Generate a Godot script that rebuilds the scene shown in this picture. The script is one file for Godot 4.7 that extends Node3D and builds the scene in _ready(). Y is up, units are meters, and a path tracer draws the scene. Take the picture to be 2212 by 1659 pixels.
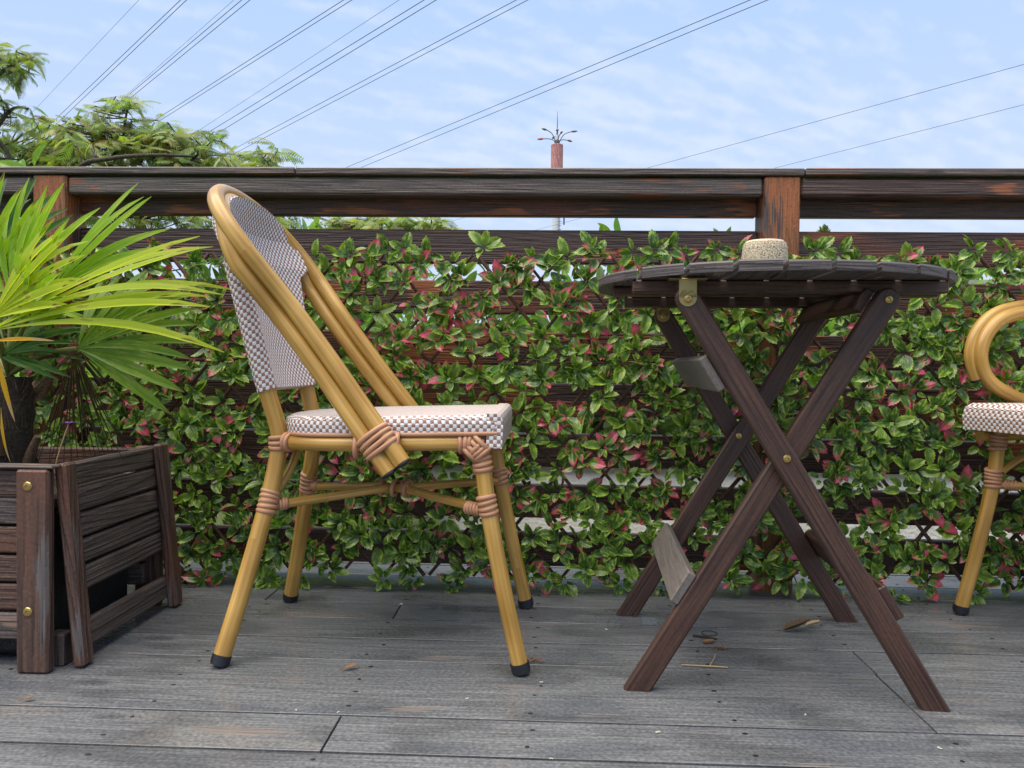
extends Node3D

# ---------------------------------------------------------------- helpers
const FOCAL := 1725.0        # focal length in the units of a 2212 x 1659 picture
var eye := Vector3(0, 0.53, 0)
var cam_basis := Basis.from_euler(Vector3(-atan(39.5 / FOCAL), deg_to_rad(2.37), 0.012))
var rng := RandomNumberGenerator.new()
var names := {}
var M := {}

func ray(x: float, y: float) -> Vector3:
	return cam_basis * Vector3((x - 1106.0) / FOCAL, -(y - 829.5) / FOCAL, -1.0)

func on_z(x: float, y: float, z: float) -> Vector3:
	var d := ray(x, y)
	return eye + d * (z / d.z)

func on_floor(x: float, y: float, h := 0.0) -> Vector3:
	var d := ray(x, y)
	return eye + d * ((h - eye.y) / d.y)

func rr(a: float, b: float) -> float:
	return rng.randf_range(a, b)

func numbered(owner_id: int, called: String) -> String:
	var k := "%d/%s" % [owner_id, called]
	if not names.has(k):
		names[k] = 0
		return called
	names[k] += 1
	return "%s_%03d" % [called, names[k]]

func describe(o: Node, label := "", category := "", group := "", kind := ""):
	if label != "": o.set_meta("label", label)
	if category != "": o.set_meta("category", category)
	if group != "": o.set_meta("group", group)
	if kind != "": o.set_meta("kind", kind)

func thing(called: String, label: String, category: String, at := Vector3.ZERO, turn := 0.0, group := "") -> Node3D:
	var o := Node3D.new()
	o.name = numbered(0, called)
	add_child(o)
	o.position = at
	o.rotation.y = turn
	describe(o, label, category, group)
	return o

func part(parent: Node, called: String, mesh: Mesh, mat: Material, xf := Transform3D.IDENTITY) -> MeshInstance3D:
	var o := MeshInstance3D.new()
	o.name = numbered(parent.get_instance_id(), called)
	o.mesh = mesh
	if mat != null: o.material_override = mat
	parent.add_child(o, true)
	o.transform = xf
	return o

func col(r: int, g: int, b: int) -> Color:
	return Color(r / 255.0, g / 255.0, b / 255.0)

func lin(r: int, g: int, b: int) -> Color:
	return col(r, g, b).srgb_to_linear()

# collects faces; front faces are turned outwards (clockwise) by the given normal
class Soup:
	var st := SurfaceTool.new()
	func _init():
		st.begin(Mesh.PRIMITIVE_TRIANGLES)
	func tri(p: Array, uv: Array, n: Array):
		var g: Vector3 = (p[1] - p[0]).cross(p[2] - p[0])
		var order := [0, 1, 2]
		if g.dot(n[0] + n[1] + n[2]) > 0.0: order = [0, 2, 1]
		for k in order:
			st.set_normal(n[k])
			st.set_uv(uv[k])
			st.add_vertex(p[k])
	func poly(p: Array, uv: Array, n: Vector3):
		for k in range(1, p.size() - 1):
			tri([p[0], p[k], p[k + 1]], [uv[0], uv[k], uv[k + 1]], [n, n, n])
	func quad_s(p: Array, uv: Array, n: Array):
		tri([p[0], p[1], p[2]], [uv[0], uv[1], uv[2]], [n[0], n[1], n[2]])
		tri([p[0], p[2], p[3]], [uv[0], uv[2], uv[3]], [n[0], n[2], n[3]])
	func mesh() -> ArrayMesh:
		st.index()
		st.generate_tangents()
		return st.commit()

# chamfered box centred on the origin; u runs along axis `along`, in metres
func add_box(s: Soup, size: Vector3, b: float, along: int, uvo: Vector2, xf := Transform3D.IDENTITY):
	var h := size * 0.5
	var pt := func(sg: Vector3, ax: int) -> Vector3:
		var q := Vector3(sg.x * (h.x - b), sg.y * (h.y - b), sg.z * (h.z - b))
		q[ax] = sg[ax] * h[ax]
		return q
	var uvf := func(q: Vector3, ax: int) -> Vector2:
		var o1 := (along + 1) % 3
		var o2 := (along + 2) % 3
		if ax == along: return uvo + Vector2(q[o1], q[o2])
		var other := o1 if ax == o2 else o2
		return uvo + Vector2(q[along] + h[along], q[other] + h[other] + (0.03 if ax == o1 else 0.0))
	for a in 3:
		var b1 := (a + 1) % 3
		var b2 := (a + 2) % 3
		for sa in [-1, 1]:
			var ps := []
			var us := []
			for c in [[-1, -1], [1, -1], [1, 1], [-1, 1]]:
				var sg := Vector3.ZERO
				sg[a] = sa; sg[b1] = c[0]; sg[b2] = c[1]
				var q: Vector3 = pt.call(sg, a)
				ps.append(xf * q)
				us.append(uvf.call(q, a))
			var n := Vector3.ZERO
			n[a] = sa
			s.poly(ps, us, (xf.basis * n).normalized())
			for sb in [-1, 1]:            # chamfer between face a and face b1
				var pe := []
				var ue := []
				for c2 in [[a, -1], [a, 1], [b1, 1], [b1, -1]]:
					var sg2 := Vector3.ZERO
					sg2[a] = sa; sg2[b1] = sb; sg2[b2] = c2[1]
					var q2: Vector3 = pt.call(sg2, c2[0])
					pe.append(xf * q2)
					ue.append(uvf.call(q2, a if a != along else b1))
				var ne := Vector3.ZERO
				ne[a] = sa; ne[b1] = sb
				s.poly(pe, ue, (xf.basis * ne).normalized())
	for sx in [-1, 1]:
		for sy in [-1, 1]:
			for sz in [-1, 1]:
				var sg3 := Vector3(sx, sy, sz)
				var p3 := []
				var u3 := []
				for ax in 3:
					var q3: Vector3 = pt.call(sg3, ax)
					p3.append(xf * q3)
					u3.append(uvf.call(q3, (along + 1) % 3))
				s.poly(p3, u3, (xf.basis * sg3).normalized())

func box(size: Vector3, b := 0.002, along := 0, xf := Transform3D.IDENTITY) -> ArrayMesh:
	var s := Soup.new()
	add_box(s, size, b, along, Vector2(rr(0.0, maxf(0.05, 2.9 - size[along])), rr(0.0, 0.3)), xf)
	return s.mesh()

func xform(at: Vector3, rot := Vector3.ZERO) -> Transform3D:
	return Transform3D(Basis.from_euler(rot), at)

# bar from a to b: box whose x axis runs along a-b, y axis near `up`
func bar_xf(a: Vector3, b: Vector3, up: Vector3) -> Transform3D:
	var x := (b - a).normalized()
	var z := x.cross(up).normalized()
	var y := z.cross(x).normalized()
	return Transform3D(Basis(x, y, z), (a + b) * 0.5)

func smooth_path(pts: Array, n := 6) -> PackedVector3Array:
	var out := PackedVector3Array()
	var c := pts.size()
	for i in range(c - 1):
		var p0: Vector3 = pts[max(i - 1, 0)]
		var p1: Vector3 = pts[i]
		var p2: Vector3 = pts[i + 1]
		var p3: Vector3 = pts[min(i + 2, c - 1)]
		for k in n:
			out.append(p1.cubic_interpolate(p2, p0, p3, float(k) / n))
	out.append(pts[c - 1])
	return out

# swept tube. rad: float or Array; squash: scale across the second direction
func add_tube(s: Soup, path: PackedVector3Array, rad, sides := 12, cap := true, closed := false, uvo := Vector2.ZERO):
	var c := path.size()
	var rings := []
	var norms := []
	var t_prev := Vector3.ZERO
	var nrm := Vector3.ZERO
	var lens := PackedFloat32Array()
	var acc := 0.0
	for i in c:
		var t: Vector3
		if closed: t = (path[(i + 1) % c] - path[(i - 1 + c) % c]).normalized()
		elif i == 0: t = (path[1] - path[0]).normalized()
		elif i == c - 1: t = (path[i] - path[i - 1]).normalized()
		else: t = (path[i + 1] - path[i - 1]).normalized()
		if i == 0:
			nrm = t.cross(Vector3.UP)
			if nrm.length() < 0.1: nrm = t.cross(Vector3.RIGHT)
			nrm = nrm.normalized()
		else:
			acc += path[i].distance_to(path[i - 1])
			var ax := t_prev.cross(t)
			if ax.length() > 1e-6: nrm = nrm.rotated(ax.normalized(), t_prev.angle_to(t))
			nrm = (nrm - t * nrm.dot(t)).normalized()
		lens.append(acc)
		t_prev = t
		var bin := t.cross(nrm)
		var r: float = rad[i] if rad is Array or rad is PackedFloat32Array else rad
		var ring := []
		var nr := []
		for k in sides + 1:
			var a := TAU * k / sides
			var d := nrm * cos(a) + bin * sin(a)
			ring.append(path[i] + d * r)
			nr.append(d)
		rings.append(ring)
		norms.append(nr)
	var last := c if closed else c - 1
	for i in last:
		var j := (i + 1) % c
		var u0: float = lens[i]
		var u1: float = lens[j] if j > i else acc + path[0].distance_to(path[c - 1])
		for k in sides:
			var v0 := 0.1 * k / sides
			var v1 := 0.1 * (k + 1) / sides
			s.quad_s([rings[i][k], rings[j][k], rings[j][k + 1], rings[i][k + 1]],
				[uvo + Vector2(u0, v0), uvo + Vector2(u1, v0), uvo + Vector2(u1, v1), uvo + Vector2(u0, v1)],
				[norms[i][k], norms[j][k], norms[j][k + 1], norms[i][k + 1]])
	if cap and not closed:
		for e in [0, c - 1]:
			var n := (path[0] - path[1]).normalized() if e == 0 else (path[c - 1] - path[c - 2]).normalized()
			var ring2: Array = rings[e].slice(0, sides)
			var uv := []
			for q in ring2: uv.append(uvo + Vector2(0.01, 0.01))
			s.poly(ring2, uv, n)

func tube(path, rad, sides := 12, cap := true, closed := false) -> ArrayMesh:
	var s := Soup.new()
	add_tube(s, PackedVector3Array(path), rad, sides, cap, closed, Vector2(rr(0, 1), rr(0, 0.3)))
	return s.mesh()

# turned shape about y: profile of Vector2(radius, height)
func lathe(profile: Array, sides := 24, xf := Transform3D.IDENTITY) -> ArrayMesh:
	var s := Soup.new()
	for i in profile.size() - 1:
		var a: Vector2 = profile[i]
		var b: Vector2 = profile[i + 1]
		var t := b - a
		var n2 := Vector2(t.y, -t.x).normalized()
		for k in sides:
			var ps := []
			var us := []
			var ns := []
			for c in [[a, k], [b, k], [b, k + 1], [a, k + 1]]:
				var an: float = TAU * c[1] / sides
				ps.append(xf * Vector3(c[0].x * cos(an), c[0].y, c[0].x * sin(an)))
				us.append(Vector2(c[0].y, 0.05 * an))
				ns.append((xf.basis * Vector3(n2.x * cos(an), n2.y, n2.x * sin(an))).normalized())
			s.quad_s(ps, us, ns)
	return s.mesh()

# plate cut to an outline in x-z, from y0 to y1, with small chamfer at the top
func plate(outline: PackedVector2Array, y0: float, y1: float, ch: float, along_z := true) -> ArrayMesh:
	var s := Soup.new()
	var uvo := Vector2(rr(0.3, 2.0), rr(0.1, 0.3))
	var uvf := func(q: Vector3) -> Vector2:
		return uvo + (Vector2(q.z, q.x + q.y * 0.5) if along_z else Vector2(q.x, q.z + q.y * 0.5))
	var c := outline.size()
	var mid := Vector2.ZERO
	for q in outline: mid += q / c
	var inner := PackedVector2Array()
	for q in outline: inner.append(q + (mid - q).normalized() * ch)
	for lvl in [[inner, y1, 1.0], [outline, y0, -1.0]]:
		var idx := Geometry2D.triangulate_polygon(lvl[0])
		for k in range(0, idx.size(), 3):
			var ps := []
			var us := []
			for m in 3:
				var q2: Vector2 = lvl[0][idx[k + m]]
				var q3 := Vector3(q2.x, lvl[1], q2.y)
				ps.append(q3)
				us.append(uvf.call(q3))
			s.poly(ps, us, Vector3(0, lvl[2], 0))
	for k in c:
		var j := (k + 1) % c
		var e := (outline[j] - outline[k]).normalized()
		var n := Vector3(e.y, 0, -e.x)
		var m2 := (outline[j] + outline[k]) * 0.5 - mid
		if n.x * m2.x + n.z * m2.y < 0: n = -n
		for b in [[outline, y0, outline, y1 - ch, n], [outline, y1 - ch, inner, y1, (n + Vector3.UP).normalized()]]:
			var p := [Vector3(b[0][k].x, b[1], b[0][k].y), Vector3(b[0][j].x, b[1], b[0][j].y), Vector3(b[2][j].x, b[3], b[2][j].y), Vector3(b[2][k].x, b[3], b[2][k].y)]
			var u := []
			for q4 in p: u.append(uvo + (Vector2(q4.z, q4.y) if absf(n.x) > 0.85 else Vector2(q4.x, q4.y)))
			s.poly(p, u, b[4])
	return s.mesh()

# ---------------------------------------------------------------- materials
func mat(c: Color, rough := 0.6, spec := 0.5, metal := 0.0) -> StandardMaterial3D:
	var m := StandardMaterial3D.new()
	m.albedo_color = c
	m.roughness = rough
	m.metallic_specular = spec
	m.metallic = metal
	return m

func layer(sd: int, w: int, h: int, sw: int, sh: int, freq: float, oct := 1) -> PackedByteArray:
	var n := FastNoiseLite.new()
	n.seed = sd
	n.noise_type = FastNoiseLite.TYPE_SIMPLEX_SMOOTH
	n.frequency = freq
	n.fractal_type = FastNoiseLite.FRACTAL_FBM if oct > 1 else FastNoiseLite.FRACTAL_NONE
	n.fractal_octaves = oct
	var im := n.get_image(sw, sh, false, false, true)
	im.convert(Image.FORMAT_L8)
	im.resize(w, h, Image.INTERPOLATE_CUBIC)
	return im.get_data()

func tex(w: int, h: int, fmt: int, d: PackedByteArray) -> ImageTexture:
	var im := Image.create_from_data(w, h, false, fmt, d)
	im.generate_mipmaps()
	return ImageTexture.create_from_image(im)

# stained or weathered wood. Covers 3.0 m along the grain (u) and 0.5 m across (v).
func wood(sd: int, o: Dictionary) -> StandardMaterial3D:
	var W := 2048
	var H := 320
	var warp := layer(sd, W, H, 128, 80, 0.02)
	var s1 := layer(sd + 1, W, H, 40, H, 0.30, 2)
	var s2 := layer(sd + 2, W, H, 72, H, 0.5)
	var blot := layer(sd + 3, W, H, 256, 120, 0.035, 4)
	var wear := layer(sd + 4, W, H, 300, 200, 0.02, 5)
	var stainl := layer(sd + 6, W, H, 160, 60, 0.05, 5)
	var stain: float = o.get("stain", 0.0)
	var speck := layer(sd + 5, W, H, W / 2, H / 2, 0.4, 2)
	var dark: Color = o.dark
	var light: Color = o.light
	var tint: Color = o.get("tint", light)
	var wearc: Color = o.get("wear", light)
	var wt: float = o.get("wear_at", 2.0)
	var ringf: float = o.get("rings", 0.11)
	var ringa: float = o.get("ring_amount", 0.5)
	var r0: float = o.get("rough", 0.6)
	var wet: float = o.get("wet", 0.0)
	var stk: float = o.get("streak", 1.0)
	var spk: float = o.get("specks", 0.24)
	var lr := RandomNumberGenerator.new()
	lr.seed = sd
	var knots := []
	for k in int(o.get("knots", 9)): knots.append(Vector3(lr.randf() * W, lr.randf() * H, lr.randf_range(5.0, 11.0)))
	var cd := PackedByteArray(); cd.resize(W * H * 3)
	var hd := PackedByteArray(); hd.resize(W * H)
	var rd := PackedByteArray(); rd.resize(W * H)
	# displacement of the grain round the knots
	var push := PackedFloat32Array(); push.resize(W * H)
	var kd := PackedFloat32Array(); kd.resize(W * H)
	for k in knots:
		var rx: float = k.z * 9.0
		for y in range(max(0, int(k.y - k.z * 5)), min(H, int(k.y + k.z * 5))):
			for x in range(max(0, int(k.x - rx * 1.6)), min(W, int(k.x + rx * 1.6))):
				var dx: float = (x - k.x) / rx
				var dy: float = (y - k.y) / k.z
				var e := exp(-dx * dx * 2.0 - dy * dy * 0.12)
				push[y * W + x] += signf(dy) * e * k.z * 1.6 * (1.0 - exp(-dy * dy))
				var kk: float = Vector2(dx * 3.4, dy).length()
				if kk < 1.0: kd[y * W + x] = maxf(kd[y * W + x], 1.0 - kk * kk)
	for y in H:
		for x in W:
			var i := y * W + x
			var vy := y + (warp[i] - 128) * 0.22 - push[i]
			var ring := fposmod(vy * ringf, 1.0)
			ring = ring * ring
			var a := s1[i] / 255.0
			var b := s2[i] / 255.0
			var h := clampf(0.5 + (a - 0.5) * 0.7 * stk + (b - 0.5) * 0.45 * stk - (ring - 0.33) * ringa, 0.0, 1.0)
			h = h * (1.0 - kd[i] * 0.75)
			var c := dark.lerp(light, h)
			var bl := blot[i] / 255.0
			c = c.lerp(tint, clampf((bl - 0.5) * 2.4, 0.0, 0.75))
			c = c * (1.0 - spk * 0.5 + spk * speck[i] / 255.0)
			if stain > 0.0:
				c = c * (1.0 - stain * clampf((stainl[i] / 255.0 + (b - 0.5) * 0.15 - 0.56) * 5.0, 0.0, 1.0))
			var wv := wear[i] / 255.0 + (b - 0.5) * 0.16 + (a - 0.5) * 0.12
			if wv > wt:
				c = c.lerp(wearc * (0.7 + 0.5 * h), clampf((wv - wt) * 14.0, 0.0, 0.9))
			cd[i * 3] = int(clampf(c.r, 0, 1) * 255)
			cd[i * 3 + 1] = int(clampf(c.g, 0, 1) * 255)
			cd[i * 3 + 2] = int(clampf(c.b, 0, 1) * 255)
			hd[i] = int(h * 255)
			rd[i] = int(clampf(r0 + (h - 0.5) * 0.2 - wet * clampf((bl - 0.42) * 3.0, 0.0, 1.0), 0.12, 1.0) * 255)
	var m := StandardMaterial3D.new()
	m.albedo_texture = tex(W, H, Image.FORMAT_RGB8, cd)
	var nm := Image.create_from_data(W, H, false, Image.FORMAT_L8, hd)
	nm.bump_map_to_normal_map(o.get("bump", 3.0))
	m.normal_enabled = true
	m.normal_texture = ImageTexture.create_from_image(nm)
	m.normal_scale = o.get("normal", 0.8)
	m.roughness = 1.0
	m.roughness_texture = tex(W, H, Image.FORMAT_L8, rd)
	m.metallic_specular = o.get("spec", 0.5)
	m.uv1_scale = Vector3(1.0 / 3.0, 2.0, 1.0)
	return m

func weave_material() -> StandardMaterial3D:
	var N := 128            # 4 x 4 strands, 26 mm
	var cell := 32
	var c := PackedByteArray(); c.resize(N * N * 3)
	var h := PackedByteArray(); h.resize(N * N)
	var ns := layer(77, N, N, 128, 128, 0.25, 2)
	for y in N:
		for x in N:
			var over := (x / cell + y / cell) % 2 == 0
			var ex := mini(x % cell, cell - 1 - x % cell)
			var ey := mini(y % cell, cell - 1 - y % cell)
			var wide := not over and ex < 2 and ey > 4
			var fx := (x % cell) / float(cell) - 0.5
			var fy := (y % cell) / float(cell) - 0.5
			var i := y * N + x
			var across := fx if over else fy       # rounded strand profile
			var runs := fy if over else fx
			var hh := sqrt(maxf(0.0, 1.0 - 3.6 * across * across)) * (1.0 - 1.4 * runs * runs)
			var g := 0.93 + 0.1 * ns[i] / 255.0
			var k := col(226, 226, 228) if over or wide else col(150, 111, 91)
			var fib := 1.0 - 0.05 * (1.0 if (y if not over else x) % 5 == 0 else 0.0)
			k = k * (g * fib)
			if absf(across) > 0.455: k = k.lerp(col(120, 92, 82), 0.6)
			c[i * 3] = int(clampf(k.r, 0, 1) * 255)
			c[i * 3 + 1] = int(clampf(k.g, 0, 1) * 255)
			c[i * 3 + 2] = int(clampf(k.b, 0, 1) * 255)
			h[i] = int(hh * 255)
	var m := StandardMaterial3D.new()
	m.albedo_texture = tex(N, N, Image.FORMAT_RGB8, c)
	var nm := Image.create_from_data(N, N, false, Image.FORMAT_L8, h)
	nm.bump_map_to_normal_map(6.0)
	m.normal_enabled = true
	m.normal_texture = ImageTexture.create_from_image(nm)
	m.normal_scale = 0.7
	m.roughness = 0.42
	m.uv1_scale = Vector3(1.0 / 0.026, 1.0 / 0.026, 1)
	return m

func leaf_material(sd: int, red: float) -> StandardMaterial3D:
	var N := 128
	var c := PackedByteArray(); c.resize(N * N * 3)
	var ns := layer(sd, N, N, 32, 32, 0.07, 3)
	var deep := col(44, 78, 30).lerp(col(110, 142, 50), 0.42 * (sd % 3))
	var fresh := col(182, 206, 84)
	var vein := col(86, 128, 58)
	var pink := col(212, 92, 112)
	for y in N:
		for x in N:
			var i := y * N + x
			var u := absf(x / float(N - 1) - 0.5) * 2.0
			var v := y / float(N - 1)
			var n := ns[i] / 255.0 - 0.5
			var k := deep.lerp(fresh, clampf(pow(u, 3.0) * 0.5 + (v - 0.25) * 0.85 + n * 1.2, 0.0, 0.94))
			var q := fposmod((v - u * 0.28) * 7.0, 1.0)
			if q < 0.10: k = k.lerp(vein, 0.4)
			if u < 0.045: k = k.lerp(vein, 0.7)
			if red > 0.0:
				var t := clampf((v - (1.02 - red) + (u - 0.5) * 0.25 + n * 0.35) * 4.0, 0.0, 1.0)
				k = k.lerp(pink * (0.85 + n * 0.5), t)
			c[i * 3] = int(clampf(k.r, 0, 1) * 255)
			c[i * 3 + 1] = int(clampf(k.g, 0, 1) * 255)
			c[i * 3 + 2] = int(clampf(k.b, 0, 1) * 255)
	var m := StandardMaterial3D.new()
	m.albedo_texture = tex(N, N, Image.FORMAT_RGB8, c)
	m.roughness = 0.28
	m.metallic_specular = 0.5
	m.cull_mode = BaseMaterial3D.CULL_DISABLED
	m.backlight_enabled = true
	m.backlight = Color(0.75, 0.8, 0.45)
	return m

# long leaflet of the palm: streaks along the blade (v), tip browning at v = 1
func blade_material(sd: int, base: Color, edge: Color, tip: Color, tip_at: float) -> StandardMaterial3D:
	var W := 64
	var H := 256
	var c := PackedByteArray(); c.resize(W * H * 3)
	var st := layer(sd, W, H, 64, 12, 0.22, 2)
	var bl := layer(sd + 1, W, H, 16, 64, 0.06, 3)
	for y in H:
		for x in W:
			var i := y * W + x
			var v := y / float(H - 1)
			var s := st[i] / 255.0
			var b := bl[i] / 255.0
			var k := base.lerp(edge, clampf((s - 0.4) * 1.2 + (b - 0.5) * 0.9, 0.0, 1.0))
			var t := clampf((v - tip_at + (b - 0.5) * 0.22) * 14.0, 0.0, 1.0)
			k = k.lerp(tip, t)
			if b > 0.86: k = k.lerp(tip, 0.25)
			c[i * 3] = int(clampf(k.r, 0, 1) * 255)
			c[i * 3 + 1] = int(clampf(k.g, 0, 1) * 255)
			c[i * 3 + 2] = int(clampf(k.b, 0, 1) * 255)
	var m := StandardMaterial3D.new()
	m.albedo_texture = tex(W, H, Image.FORMAT_RGB8, c)
	m.roughness = 0.45
	m.cull_mode = BaseMaterial3D.CULL_DISABLED
	m.backlight_enabled = true
	m.backlight = Color(1.0, 1.0, 0.6)
	return m

# small noisy surface, mapped by world position
func noisy(sd: int, a: Color, b: Color, scale: float, rough: float, oct := 4, bump := 0.0, contrast := 1.6) -> StandardMaterial3D:
	var N := 256
	var l := layer(sd, N, N, N, N, 0.03, oct)
	var l2 := layer(sd + 9, N, N, N, N, 0.2, 2)
	var c := PackedByteArray(); c.resize(N * N * 3)
	for i in N * N:
		var k := a.lerp(b, clampf((l[i] / 255.0 - 0.5) * contrast + 0.5 + (l2[i] / 255.0 - 0.5) * 0.4, 0.0, 1.0))
		c[i * 3] = int(clampf(k.r, 0, 1) * 255)
		c[i * 3 + 1] = int(clampf(k.g, 0, 1) * 255)
		c[i * 3 + 2] = int(clampf(k.b, 0, 1) * 255)
	var m := StandardMaterial3D.new()
	m.albedo_texture = tex(N, N, Image.FORMAT_RGB8, c)
	m.roughness = rough
	m.uv1_triplanar = true
	m.uv1_scale = Vector3.ONE / scale
	if bump > 0.0:
		var im := Image.create_from_data(N, N, false, Image.FORMAT_L8, l2)
		im.bump_map_to_normal_map(bump)
		m.normal_enabled = true
		m.normal_texture = ImageTexture.create_from_image(im)
	return m

func bamboo_material(sd: int, a: Color, b: Color) -> StandardMaterial3D:
	var W := 512
	var H := 64
	var s1 := layer(sd, W, H, 12, H, 0.16, 3)
	var s2 := layer(sd + 1, W, H, 64, 16, 0.05, 3)
	var c := PackedByteArray(); c.resize(W * H * 3)
	for i in W * H:
		var k := a.lerp(b, clampf(s1[i] / 255.0 * 0.7 + (s2[i] / 255.0 - 0.3) * 0.5, 0.0, 1.0))
		c[i * 3] = int(clampf(k.r, 0, 1) * 255)
		c[i * 3 + 1] = int(clampf(k.g, 0, 1) * 255)
		c[i * 3 + 2] = int(clampf(k.b, 0, 1) * 255)
	var m := StandardMaterial3D.new()
	m.albedo_texture = tex(W, H, Image.FORMAT_RGB8, c)
	m.roughness = 0.3
	m.metallic_specular = 0.5
	m.uv1_scale = Vector3(1.0 / 0.6, 10.0, 1)
	return m

func make_materials():
	M.deck = []
	for k in 4:
		M.deck.append(wood(100 + k * 17, {dark = col(68, 70, 74), light = col(128, 129, 131), tint = [col(102, 103, 106), col(142, 142, 141), col(84, 87, 93), col(116, 114, 112)][k], stain = 0.16, wear = col(120, 112, 108), wear_at = 0.82, rings = 0.06, ring_amount = 0.16, rough = 0.42, wet = 0.28, bump = 1.0, normal = 0.45, knots = 8, streak = 0.7, specks = 0.42}))
	M.fence = []
	for k in 3:
		M.fence.append(wood(300 + k * 23, {dark = col(46, 33, 29), light = col(98, 74, 64), tint = [col(82, 64, 56), col(116, 66, 48), col(84, 66, 58)][k], wear = col(156, 92, 54), wear_at = [0.74, 0.62, 0.66][k], rings = 0.10, ring_amount = 0.25, rough = 0.5, bump = 2.2, normal = 0.6, knots = 8}))
	M.rail = wood(371, {dark = col(56, 48, 44), light = col(112, 100, 92), tint = col(98, 88, 80), wear = col(136, 82, 52), wear_at = 0.74, rings = 0.09, ring_amount = 0.2, rough = 0.45, bump = 1.8, normal = 0.5, knots = 9})
	M.post = wood(395, {dark = col(96, 60, 34), light = col(172, 114, 66), tint = col(158, 92, 50), wear = col(72, 66, 66), wear_at = 0.64, rings = 0.13, ring_amount = 0.45, rough = 0.5, bump = 3.0, normal = 0.8, knots = 12})
	M.table = wood(420, {dark = col(36, 22, 17), light = col(90, 61, 47), tint = col(76, 51, 40), wear = col(104, 62, 42), wear_at = 0.86, rings = 0.07, ring_amount = 0.2, rough = 0.5, bump = 1.6, normal = 0.5, knots = 2})
	M.cross = wood(455, {dark = col(72, 67, 64), light = col(124, 117, 112), tint = col(110, 102, 97), wear = col(120, 104, 92), wear_at = 0.84, rings = 0.06, ring_amount = 0.2, rough = 0.6, bump = 1.2, normal = 0.4, knots = 2, streak = 0.6})
	M.slat = wood(440, {dark = col(46, 40, 40), light = col(96, 88, 87), tint = col(82, 74, 73), wear = col(140, 120, 110), wear_at = 0.78, rings = 0.10, ring_amount = 0.4, rough = 0.55, bump = 1.6, normal = 0.5, knots = 3})
	M.planter = []
	for k in 2:
		M.planter.append(wood(500 + k * 31, {dark = col(36, 29, 26), light = [col(114, 102, 96), col(120, 86, 70)][k], tint = [col(88, 78, 72), col(100, 64, 48)][k], wear = [col(128, 104, 92), col(98, 92, 90)][k], wear_at = 0.76, rings = 0.12, ring_amount = 0.4, rough = 0.6, bump = 2.2, normal = 0.6, streak = 0.6, specks = 0.35, knots = 10}))
	M.cane = bamboo_material(610, col(146, 107, 42), col(204, 165, 92))
	M.bind = bamboo_material(620, col(160, 112, 82), col(196, 150, 118))
	M.bind.roughness = 0.5
	M.weave = weave_material()
	M.rubber = mat(col(26, 28, 34), 0.45)
	M.brass = mat(col(176, 150, 92), 0.32, 0.5, 0.9)
	M.bracket = mat(col(150, 134, 88), 0.4, 0.5, 0.75)
	M.dark_steel = mat(col(34, 32, 32), 0.5, 0.5, 0.4)
	M.leaf = []
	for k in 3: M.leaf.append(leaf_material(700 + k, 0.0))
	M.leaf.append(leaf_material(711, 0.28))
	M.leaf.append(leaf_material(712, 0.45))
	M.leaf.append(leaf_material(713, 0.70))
	M.rod = noisy(730, col(58, 40, 30), col(104, 74, 54), 0.06, 0.75, 3, 2.0)

# ---------------------------------------------------------------- foliage shapes
# leaf blade in x-y: base at the origin, tip at +y, face to +z, length 1
func leaf_mesh(width: float, fold: float, curl: float, teeth: bool, twist := 0.0) -> ArrayMesh:
	var s := Soup.new()
	var n := 7
	var pos := func(side: float, t: float, w: float) -> Vector3:
		var p := Vector3(side * w * cos(fold), t, absf(side) * w * sin(fold))
		p.z -= curl * t * t
		p.y -= curl * curl * t * t * 0.35
		p.x += twist * t * t * 0.4
		return p
	var prof := func(t: float) -> float:
		return width * 1.22 * pow(t, 0.62) * pow(1.0 - t, 0.80) if t > 0.0 and t < 1.0 else 0.0
	for k in n:
		var t0 := float(k) / n
		var t1 := float(k + 1) / n
		for side in [-1.0, 1.0]:
			var a: Vector3 = pos.call(0.0, t0, 0.0)
			var b: Vector3 = pos.call(0.0, t1, 0.0)
			var w0: float = prof.call(t0)
			var w1: float = prof.call(t1)
			var c: Vector3 = pos.call(side, t1, w1)
			var d: Vector3 = pos.call(side, t0, w0)
			var ps := [a, b, c, d]
			var us := [Vector2(0.5, t0), Vector2(0.5, t1), Vector2(0.5 + side * 0.46, t1), Vector2(0.5 + side * 0.46, t0)]
			if teeth and k > 0 and k < n - 1:
				var e: Vector3 = pos.call(side, t1 + 0.02, w1 * 1.0 + width * 0.10)
				ps = [a, b, c, e, d]
				us = [us[0], us[1], us[2], Vector2(0.5 + side * 0.5, t1), us[3]]
			var nn = (c - a).cross(b - d) * -side
			if nn.z < 0: nn = -nn
			s.poly(ps, us, nn.normalized())
	return s.mesh()

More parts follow.
